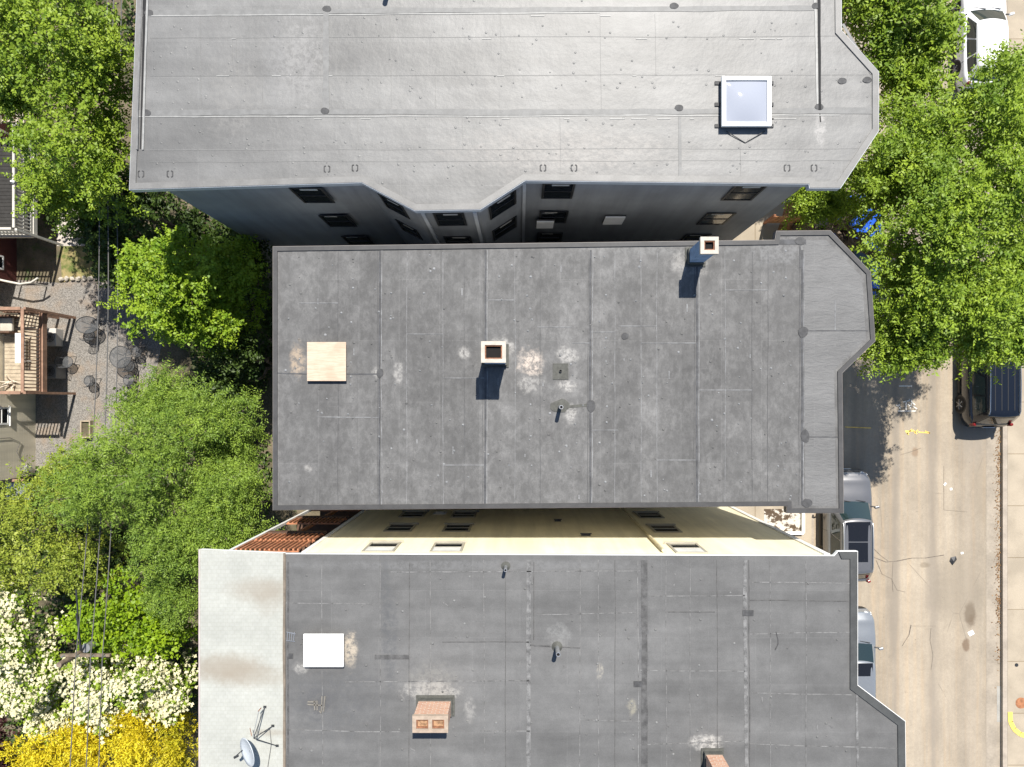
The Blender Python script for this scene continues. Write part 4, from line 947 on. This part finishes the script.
car('bright blue car mostly hidden under the street tree', 14.4, 6.6, math.pi, 4.4, 1.8, 1.5, paint('blue_paint', (.01,.09,.5), .2), 'suv')
rb = MB()          # roof ribs of the minivan
for xx in (-.4,-.13,.13,.4): rb.box((xx, -.75, 1.757), (.035, 2.2, .012))
rb.build('roof_rib', m_plas, van)

# ------------------------------------------------------------------ planting beds and bits near the street
bed = NT('planting_bed'); cc = bed.mix(bed.ramp(bed.noise(4, 4), .45, .55), (.075,.05,.03), (.5,.46,.4)); bed.bump(bed.noise(12,4), .6, .04); bed.done(cc, .95)
q = [P(764,509,.16), P(803,509,.16), P(803,532,.16), P(764,532,.16)]
struct(MB().add([(v.x,v.y,.165) for v in q], [(3,2,1,0)]).build('planting_bed', bed.m))
for k, (a, b, lab) in enumerate((((803,507),(803,533),'white timber edging along the right side of the pale planting bed'),((764,533),(803,533),'white timber edging along the bottom side of the pale planting bed'))):
    mbx = MB(); mbx.bar(P(*a,.25), P(*b,.25), .12,.16); tag(mbx.build('timber_edging', m_white, None, .01), lab, 'edging')
mq = [P(a, b, .16) for a, b in ((776,236),(786,203),(812,196),(818,226),(806,238))]
struct(MB().add([(v.x,v.y,.162) for v in mq], [tuple(range(5))[::-1]]).build('mulch_bed', M('bark_mulch', (.3,.15,.06), .95, .5, 7, .8, 30)))
fn = thing('wooden_gate', 'small orange brown wooden gate between the top and middle buildings', 'gate', (10.75,7.75,.16))
for k in range(9): pass
pk = MB()
for k in range(7): pk.box((k*.19, .0, .6), (.15,.03,1.05), 0)
pk.build('board', M('orange_wood', (.42,.2,.08), .8, .3, 5), fn)
for xx in (-.15,1.3): q = MB(); q.box((xx,0,.65), (.1,.1,1.3), 0); q.build('post', m_redwood, fn)
q = MB(); q.box((.57,.03,.35), (1.34,.03,.09), 0); q.box((.57,.03,.95), (1.34,.03,.09), 0); q.build('rail', m_redwood, fn)

# ------------------------------------------------------------------ back garden: gravel, lawn, stones
gv = NT('gravel'); v_ = gv.voro(30, out='Color'); bw = gv.n.new('ShaderNodeRGBToBW'); gv.L(v_, bw.inputs[0])
cc = gv.mix(gv.ramp(bw.outputs[0], .2, .8), (.135,.125,.112), (.25,.232,.21)); cc = gv.mix(gv.ramp(gv.noise(1.1,5), .45, .7, 0, .55), cc, (.27,.2,.14)); gv.bump(gv.voro(30), .8, .02); gv.done(cc, .95)
q = [P(a,b) for a, b in ((-40,276),(62,283),(95,276),(150,270),(165,330),(150,400),(125,440),(110,470),(60,482),(-40,482))]
struct(MB().add([(v.x,v.y,-.004) for v in q], [tuple(range(len(q)))[::-1]]).build('gravel_yard', gv.m))
struct(MB().add([(P(a,b).x,P(a,b).y,-.004) for a, b in ((60,246),(98,246),(98,276),(62,282))], [(3,2,1,0)]).build('lawn', (lambda t: (t.bump(t.noise(60,3),.8,.03), t.done(t.mix(t.ramp(t.noise(3,5),.35,.65), (.1,.13,.03), (.3,.24,.11)), .95))[1])(NT('dry_grass'))))
struct(MB().add([(P(a,b).x,P(a,b).y,.0) for a, b in ((57,205),(92,205),(92,246),(57,246))], [(3,2,1,0)]).build('patio', M('pale_patio', (.42,.38,.34), .9, .15)))
m_stone = M('pale_stone', (.4,.36,.3), .9, .3, 5, .5, 20)
for k, x in enumerate((62,67.5,73,79,85,91)):
    b = bmesh.new(); bmesh.ops.create_icosphere(b, subdivisions=2, radius=1)
    for v in b.verts: v.co *= 1+.18*math.sin(v.co.x*5+k)*math.cos(v.co.y*4+k*2)
    me = bpy.data.meshes.new('stone'); b.to_mesh(me); b.free(); me.materials.append(m_stone); o = bpy.data.objects.new('edging_stone', me); COL.objects.link(o)
    c = P(x, 279.5-(x-62)*.05+random.uniform(-.8,.8)); o.location = (c.x,c.y,.05); o.scale = (.125,.1,.09); o.rotation_euler = (0,0,k*1.3); tag(o, 'pale edging stone in the row between the lawn strip and the gravel yard', 'stone', 'edging stones')

# ------------------------------------------------------------------ garden furniture
m_iron = M('black_iron', (.045,.047,.05), .5, .2); m_mesh = M('grey_metal_mesh', (.11,.115,.12), .5, .2)
def table(px_, py_, r, label, rx=1.):
    c = P(px_, py_, .7); t = thing('garden_table', label, 'table', (c.x,c.y,0), 0, 'round mesh garden tables')
    tp = MB(); K = 28; pts = [(r*rx*math.cos(6.283*k/K), r*math.sin(6.283*k/K), .71) for k in range(K+1)]; tp.tube(pts, .02, 6, 0, cap=False)
    n = 15
    for k in range(-n, n+1):
        u = k/(n+.5); h = math.sqrt(1-u*u)
        tp.bar((u*r*rx,-h*r,.712),(u*r*rx,h*r,.712),.009,.006,1); tp.bar((-h*r*rx,u*r,.705),(h*r*rx,u*r,.705),.009,.006,1)
    tp.build('tabletop', [m_iron, m_mesh], t)
    for k in range(4):
        a = k*1.571+.785; l = MB(); l.tube([(r*.5*rx*math.cos(a),r*.5*math.sin(a),.7),(r*.25*rx*math.cos(a),r*.25*math.sin(a),.35),(r*.6*rx*math.cos(a),r*.6*math.sin(a),.005)], .016, 6); l.build('leg', m_iron, t)
    return t
def make_chair():
    t = thing('garden_chair', 'x', 'chair', (0,0,0), 0, 'dark metal garden chairs')
    s = MB(); K = 18; pts = [(.23*math.cos(6.283*k/K), .23*math.sin(6.283*k/K), .44) for k in range(K+1)]; s.tube(pts, .016, 6, 0, cap=False)
    for k in range(-5,6):
        u = k/5.6; h = math.sqrt(1-u*u); s.bar((u*.23,-h*.23,.44),(u*.23,h*.23,.44),.016,.006,1); s.bar((-h*.23,u*.23,.436),(h*.23,u*.23,.436),.016,.006,1)
    s.build('seat', [m_iron, m_mesh], t)
    b = MB(); arc = [(.24*math.cos(a), -.24*math.sin(a), 0) for a in [math.pi*.12+math.pi*.76*k/10 for k in range(11)]]
    b.tube([(p[0]*1.12,p[1]*1.2,.84-.0) for p in arc], .015, 6, 0)
    for p in arc: b.bar((p[0],p[1],.44),(p[0]*1.12,p[1]*1.2,.84),.02,.01,1)
    b.build('backrest', [m_iron, m_mesh], t)
    for sx, sy in ((1,1),(-1,1),(1,-1),(-1,-1)):
        l = MB(); l.tube([(sx*.16,sy*.16,.43),(sx*.2,sy*.2,.005)], .013, 6); l.build('leg', m_iron, t)
    return t
table(120.5,357,.46,'rounder mesh garden table, with chairs around it, near the lime green tree'); table(87,325,.36,'smaller oval mesh garden table alone with one chair near the stones', 1.35)
ch0 = make_chair()
for k, (a, b, rz, lab) in enumerate(((133,331,2.6,'dark garden chair in the shade of the lime green tree, topmost of its table set'),(137,352,1.8,'dark garden chair touching the right side of the rounder table'),(130,366,.7,'dark garden chair at the lower right rim of the rounder table'),
        (129,380,.2,'dark garden chair below the rounder table, pulled away from it'),(90,335,.3,'dark garden chair tucked under the oval table'),(90,381,1.2,'dark garden chair standing alone on open gravel between the wires'),(68,362,-1.2,'dark garden chair at the edge of the shade under the brown deck'))):
    o = ch0 if k == 0 else copy_tree(ch0); c = P(a, b, .4); o.location = (c.x,c.y,0); o.rotation_euler = (0,0,rz); o['label'] = lab
pt = thing('timber_planter', 'pale weathered timber planter on the gravel under the wires', 'planter', (P(89,429).x,P(89,429).y,0))
q = MB()
for s in (-1,1): q.box((s*.19,0,.14), (.05,.75,.28), 0); q.box((0,s*.35,.14), (.33,.05,.28), 0)
q.build('frame', M('weathered_timber', (.34,.28,.2), .9, .25, 6), pt); MB().box((0,0,.1), (.32,.64,.18)).build('soil', soil(), pt)
# ------------------------------------------------------------------ house with the brown deck
hb = thing('house', 'beige clapboard house with a brown timber deck at the left edge', 'house')
beige = siding('beige_siding', (.78,.71,.56), .15, .7)
wx = -21.12; ys0, ys1 = P(0,475).y, 3.9
MB().prism([(-29,ys0),(wx,ys0),(wx,ys1),(-29,ys1)], -.2, 5.2).build('wall', beige, hb)
rf = MB(); rf.add([(-29.3,ys0-.3,5.21),(wx+.15,ys0-.3,5.21),(wx+.15,ys1+.3,5.21),(-29.3,ys1+.3,5.21),(-29.3,(ys0+ys1)/2,7.3),(wx+.15,(ys0+ys1)/2,7.3)], [(0,1,5,4),(2,3,4,5),(1,2,5),(3,0,4),(3,2,1,0)]); rf.build('roof', M('grey_shingle', (.16,.155,.15), .9, .25, 8), hb)
window(hb, (wx+.004, P(0,416,2.1).y, 2.05), (1,0), .72, .8, m_white, sill=True)
bx = MB(); bx.box((wx+.08, P(0,467).y, .6), (.14,.25,.35)); bx.build('meter_box', m_alu, hb, .01)
cbx = MB(); cbx.tube([(wx+.02,P(0,465).y,.75),(wx+.03,P(0,450).y,1.2),(wx+.03,P(0,441).y,1.0),(wx+.03,P(0,436).y,1.6),(wx+.03,P(0,436).y,2.6)], .012, 5); cbx.build('cable', m_wire, hb)
zd = 1.95; xe = -19.5; yd0, yd1 = P(0,393,zd).y, P(0,312,zd).y
m_deckb = NT('grey_brown_boards'); s_ = m_deckb.n.new('ShaderNodeSeparateXYZ'); m_deckb.L(m_deckb.co, s_.inputs[0]); fr = m_deckb.math('FRACT', m_deckb.math('DIVIDE', s_.outputs[1], .14)); gp = m_deckb.ramp(fr, .0, .1, 1, 0)
cc = m_deckb.mix(m_deckb.ramp(m_deckb.noise(2.5,5,.6,m_deckb.map((.3,3,1))), .3, .7), (.3,.245,.175), (.4,.34,.26)); cc = m_deckb.mix(m_deckb.math('MULTIPLY', gp, .75), cc, (.05,.035,.02)); m_deckb.bump(gp, .5, -.01); m_deckb = m_deckb.done(cc, .85)
dk = MB()
nbd = int((yd1-yd0-.1)/.152)
for k in range(nbd): dk.box(((wx+xe)/2+.0, yd0+.12+k*.152, zd-.02), (xe-wx-.12, .138, .04), 0)
for xx in (wx+.3,(wx+xe)/2,xe-.2): dk.box((xx,(yd0+yd1)/2,zd-.13), (.06,yd1-yd0-.14,.16), 1)
dk.build('deck_floor', [M('deck_board', (.36,.3,.22), .85, .2, 4), m_brownwood], hb)
m_rail = M('red_brown_timber', (.29,.175,.12), .75, .2, 5)
fa = MB(); fa.box((xe,(yd0+yd1)/2,zd-.08), (.07,yd1-yd0+.07,.26), 0)
for yy in (yd0,yd1): fa.box(((wx+xe)/2,yy,zd-.08), (xe-wx-.08,.07,.26), 0)
fa.build('deck_edge', m_rail, hb)
def railing(p, q, zb, zt, n, mat, bw, parent, posts=(0,1), mid=False, cap=.12):
    p, q = Vector(p), Vector(q); r = MB(); up = Vector((0,0,1))
    r.bar(p+up*zt, q+up*zt, cap, .05); r.bar(p+up*(zb+.1), q+up*(zb+.1), .05,.07)
    if mid: r.bar(p+up*((zb+zt)*.5), q+up*((zb+zt)*.5), .045,.05)
    for k in range(n):
        c = p.lerp(q, (k+.5)/n); r.box((c.x,c.y,(zb+zt)/2+.03), (bw,bw,zt-zb-.2), 0)
    r.build('railing', mat, parent)
railing((xe-.04,yd0,0),(xe-.04,yd1,0),zd+.02,zd+1.12,24,m_rail,.04,hb); railing((wx+.1,yd1,0),(xe-.12,yd1,0),zd+.02,zd+1.12,10,m_rail,.04,hb); railing((wx+.1,yd0,0),(xe-.12,yd0,0),zd+.02,zd+1.12,10,m_rail,.04,hb)
for yy in (yd0,yd1):
    q = MB(); q.box((xe+.09,yy,(zd+1.2)/2), (.1,.1,zd+1.2), 0); q.build('post', m_rail, hb)
for k in range(3):
    q = MB(); q.box((wx+.5+k*.5,yd1-.02,zd/2-.1), (.09,.09,zd-.25), 0); q.build('post', m_rail, hb)
# things on and under the deck
bn = thing('bench', 'white slatted bench on the brown deck against the railing', 'bench', (-20.1,(yd0+yd1)/2+.15,zd+.002)); q = MB()
for k in range(4): q.box((-.18+k*.1,0,.42), (.085,1.2,.03), 0)
q.build('seat', m_white, bn)
for sx in (-.15,.12):
    for sy in (-.5,.5): q = MB(); q.box((sx,sy,.2), (.05,.05,.4), 0); q.build('leg', m_white, bn)
ac = thing('armchair', 'pale cushioned armchair in the top corner of the brown deck', 'armchair', (-20.75,yd1-.55,zd+.002)); m_cush = M('pale_cushion', (.42,.39,.33), .9, .1)
q = MB(); q.box((0,0,.32), (.55,.55,.16), 0); q.build('seat', m_cush, ac, .04); q = MB(); q.box((-.26,0,.55), (.12,.55,.5), 0); q.build('backrest', m_cush, ac, .04)
for sy in (-.32,.32): q = MB(); q.box((0,sy,.3), (.6,.08,.58), 0); q.build('armrest', m_brownwood, ac, .01)
dw = MB(); random.seed(5)
for k in range(9):
    a = random.uniform(0,6.28); p0 = Vector((-20.75+random.uniform(-.15,.15), yd0+.42+random.uniform(-.1,.1), zd+.05)); p1 = p0+Vector((math.cos(a)*.35, math.sin(a)*.22, random.uniform(.02,.3))); dw.tube([p0,(p0+p1)/2+Vector((0,0,.06)),p1], .035, 6, 0, .01)
tag(dw.build('driftwood', M('bleached_wood', (.6,.52,.42), .9, .15)), 'bleached driftwood branches piled in the bottom corner of the brown deck', 'driftwood')
def unit(px_, py_, sx, sy, h, label, mat, nm, cat):
    c = P(px_, py_, h); t = thing(nm, label, cat, (c.x,c.y,0)); q = MB(); q.box((0,0,h/2), (sx,sy,h), 0); q.build('case', mat, t, .02)
    q = MB(); K = 20; r = min(sx,sy)*.4
    for rr in (r,r*.66,r*.33): q.tube([(rr*math.cos(6.283*k/K),rr*math.sin(6.283*k/K),h+.02) for k in range(K+1)], .01, 5, cap=False)
    for k in range(4): q.bar((-r*math.cos(k*.785),-r*math.sin(k*.785),h+.012),(r*math.cos(k*.785),r*math.sin(k*.785),h+.012),.012,.01)
    q.build('fan_grille', m_iron, t)
unit(50,371,.5,.62,.7,'dark grey condenser unit in the shade under the brown deck', M('condenser_paint', (.2,.2,.2), .6, .1), 'air_conditioner', 'air conditioner'); unit(50,337,.5,.75,.5,'pale grey condenser unit by the top post of the brown deck', M('pale_condenser_paint', (.5,.48,.45), .6, .1), 'air_conditioner', 'air conditioner')
# lean-to below the beige house
ln_ = thing('lean_to', 'low lean-to with a grey metal roof below the beige house', 'shed', (wx-.2, ys0-.7, 0)); q = MB(); q.box((.35,.15,1.2), (1.1,.7,.05), 0)
for k in range(7): q.box((-.12+k*.16,.15,1.235), (.03,.7,.02), 0)
q.build('roof', m_alu, ln_); q = MB(); q.box((.0,.62,1.35), (1.3,.1,.12), 0); q.build('beam', m_rail, ln_)
for sx in (-.1,.8): q = MB(); q.box((sx,-.12,.59), (.09,.09,1.17), 0); q.build('post', m_rail, ln_)
# ------------------------------------------------------------------ house with the white railed deck
ha = thing('house', 'dark red house with a white railed deck at the upper left edge', 'house')
MB().prism([(-29,5.2),(-21.95,5.2),(-21.95,16),(-29,16)], -.2, 5.4).build('wall', siding('dark_red_siding', (.1,.03,.026), .15, .7), ha)
rf = MB(); rf.add([(-29.3,4.9,5.41),(-21.6,4.9,5.41),(-21.6,16.3,5.41),(-29.3,16.3,5.41),(-25.4,4.9,7.4),(-25.4,16.3,7.4)], [(0,1,4),(1,2,5,4),(2,3,5),(3,0,4,5),(3,2,1,0)]); rf.build('roof', M('dark_shingle', (.1,.1,.1), .9, .25, 8), ha)
window(ha, (-21.95+.004, 5.9, 1.2), (1,0), .6, .8, m_white)
za = 1.72; xa = -20.05; ya0, ya1 = 6.85, 11.0
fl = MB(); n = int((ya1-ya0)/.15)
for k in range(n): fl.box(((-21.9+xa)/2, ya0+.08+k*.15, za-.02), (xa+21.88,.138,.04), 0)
fl.build('deck_floor', M('shade_toned_deck_board', (.03,.029,.028), .85, .2, 4), ha)  # near-black boards: the shade on this deck is put into their colour
fa = MB(); fa.box((xa+.03,(ya0+ya1)/2,za-.06), (.06,ya1-ya0+.1,.22), 0); fa.box(((-21.9+xa)/2,ya0-.03,za-.06), (xa+21.86,.06,.22), 0); fa.build('deck_edge', M('warm_white_paint', (.5,.48,.43), .6, .08), ha)
m_ww = bpy.data.materials['warm_white_paint']
railing((xa,ya0+.06,0),(xa,ya1,0),za+.04,za+1.12,28,m_ww,.045,ha,mid=True,cap=.09); railing((-21.9,ya0+.02,0),(xa-.1,ya0+.02,0),za+.04,za+1.12,12,m_ww,.045,ha,mid=True,cap=.09)
for yy in (ya0-.02,ya1): q = MB(); q.box((xa+.1,yy,(za+1.15)/2), (.09,.09,za+1.15), 0); q.build('post', m_ww, ha)
q = MB(); q.tube([(xa,8.7,za+1.15),(xa,8.7,za+1.2)], .07, 12); q.tube([(xa,8.7,za+1.2),(xa,8.7,za+1.29)], .08, 12, 0, .03); q.build('post_lamp', m_white, ha)
pg = thing('pergola', 'pale slatted pergola just above the white railed deck', 'pergola', (-20.5,11.3,0)); m_pg = M('pale_pergola_wood', (.55,.48,.38), .85, .15, 6)
q = MB()
for k in range(9): q.box((-.95+k*.24,.45,2.66), (.06,1.3,.12), 0)
q.build('slat', m_pg, pg); q = MB()
for yy in (-.05,.95): q.box((0,yy,2.54), (2.2,.09,.12), 0)
q.build('beam', m_pg, pg)
for sx in (-1,1):
    for yy in (-.05,.95): q = MB(); q.box((sx,yy,1.24), (.09,.09,2.47), 0); q.build('post', m_pg, pg)
q = MB(); q.tube([P(-12,277,1),P(5,281,1),P(20,284,1),P(31,282.5,1),P(38,278,1)], .045, 8); q.box((P(5,281,1).x,P(5,281,1).y,.5),(.05,.05,.95),0); q.box((P(31,282.5,1).x,P(31,282.5,1).y,.5),(.05,.05,.95),0); tag(q.build('handrail', m_ww), 'curved white handrail between the two houses', 'handrail')
# ------------------------------------------------------------------ utility pole and wires
top = Vector((-15.44,-8.80,7.2)); up_ = thing('utility_pole', 'weathered wooden utility pole rising out of the white blossom', 'pole', (top.x,top.y,0))
q = MB(); q.tube([(0,0,0),(0,0,7.2)], .13, 12, 0, .09); q.build('pole', M('weathered_pole', (.17,.13,.095), .9, .3, 8, .6), up_)
q = MB(); q.box((.55,.12,6.62), (1.7,.09,.12), 0); q.build('crossarm', bpy.data.materials['weathered_pole'], up_)
for k in range(4): q = MB(); q.tube([((-.15,.34,.84,1.24)[k],.12,6.68),((-.15,.34,.84,1.24)[k],.12,6.82)], .045, 8, 0, .025); q.build('insulator', m_alu, up_)
q = MB(); q.tube([(.26,.2,5.4),(.26,.2,6.1)], .15, 14); q.tube([(.26,.2,6.1),(.26,.2,6.16)], .16, 14); q.build('transformer', m_alu, up_)
q = MB(); q.tube([(.15,.12,6.2),(.3,.5,6.5),(.34,1.6,6.8)], .03, 6); q.tube([(.1,.14,6.2),(.25,.9,6.5),(.3,2.4,6.75)], .03, 6); q.build('cable', m_dark, up_)
def wire(za_, dx, r, label, px_n):
    a = Vector((top.x+dx, top.y+.12, za_)); zb_ = za_-.5; b = P(px_n, 200, zb_); d = (b-a); q = MB(); pts = []
    for k in range(-10, 25):
        t = k/12; s = 4*.35*(t*(1-t)) if 0 <= t <= 1 else 0
        p = a + Vector((d.x*t, d.y*t, d.z*min(1.2,max(-1,t)))) - Vector((0,0,s)); pts.append(p)
    q.tube(pts, r, 6); tag(q.build('power_line', m_wire), label, 'wire', 'overhead wires')
wire(6.83, .34, .019, 'overhead wire nearest the houses with decks', 99.5); wire(6.83, .84, .019, 'middle wire of the three overhead wires', 108); wire(6.83, 1.24, .019, 'overhead wire nearest the grey buildings', 117)
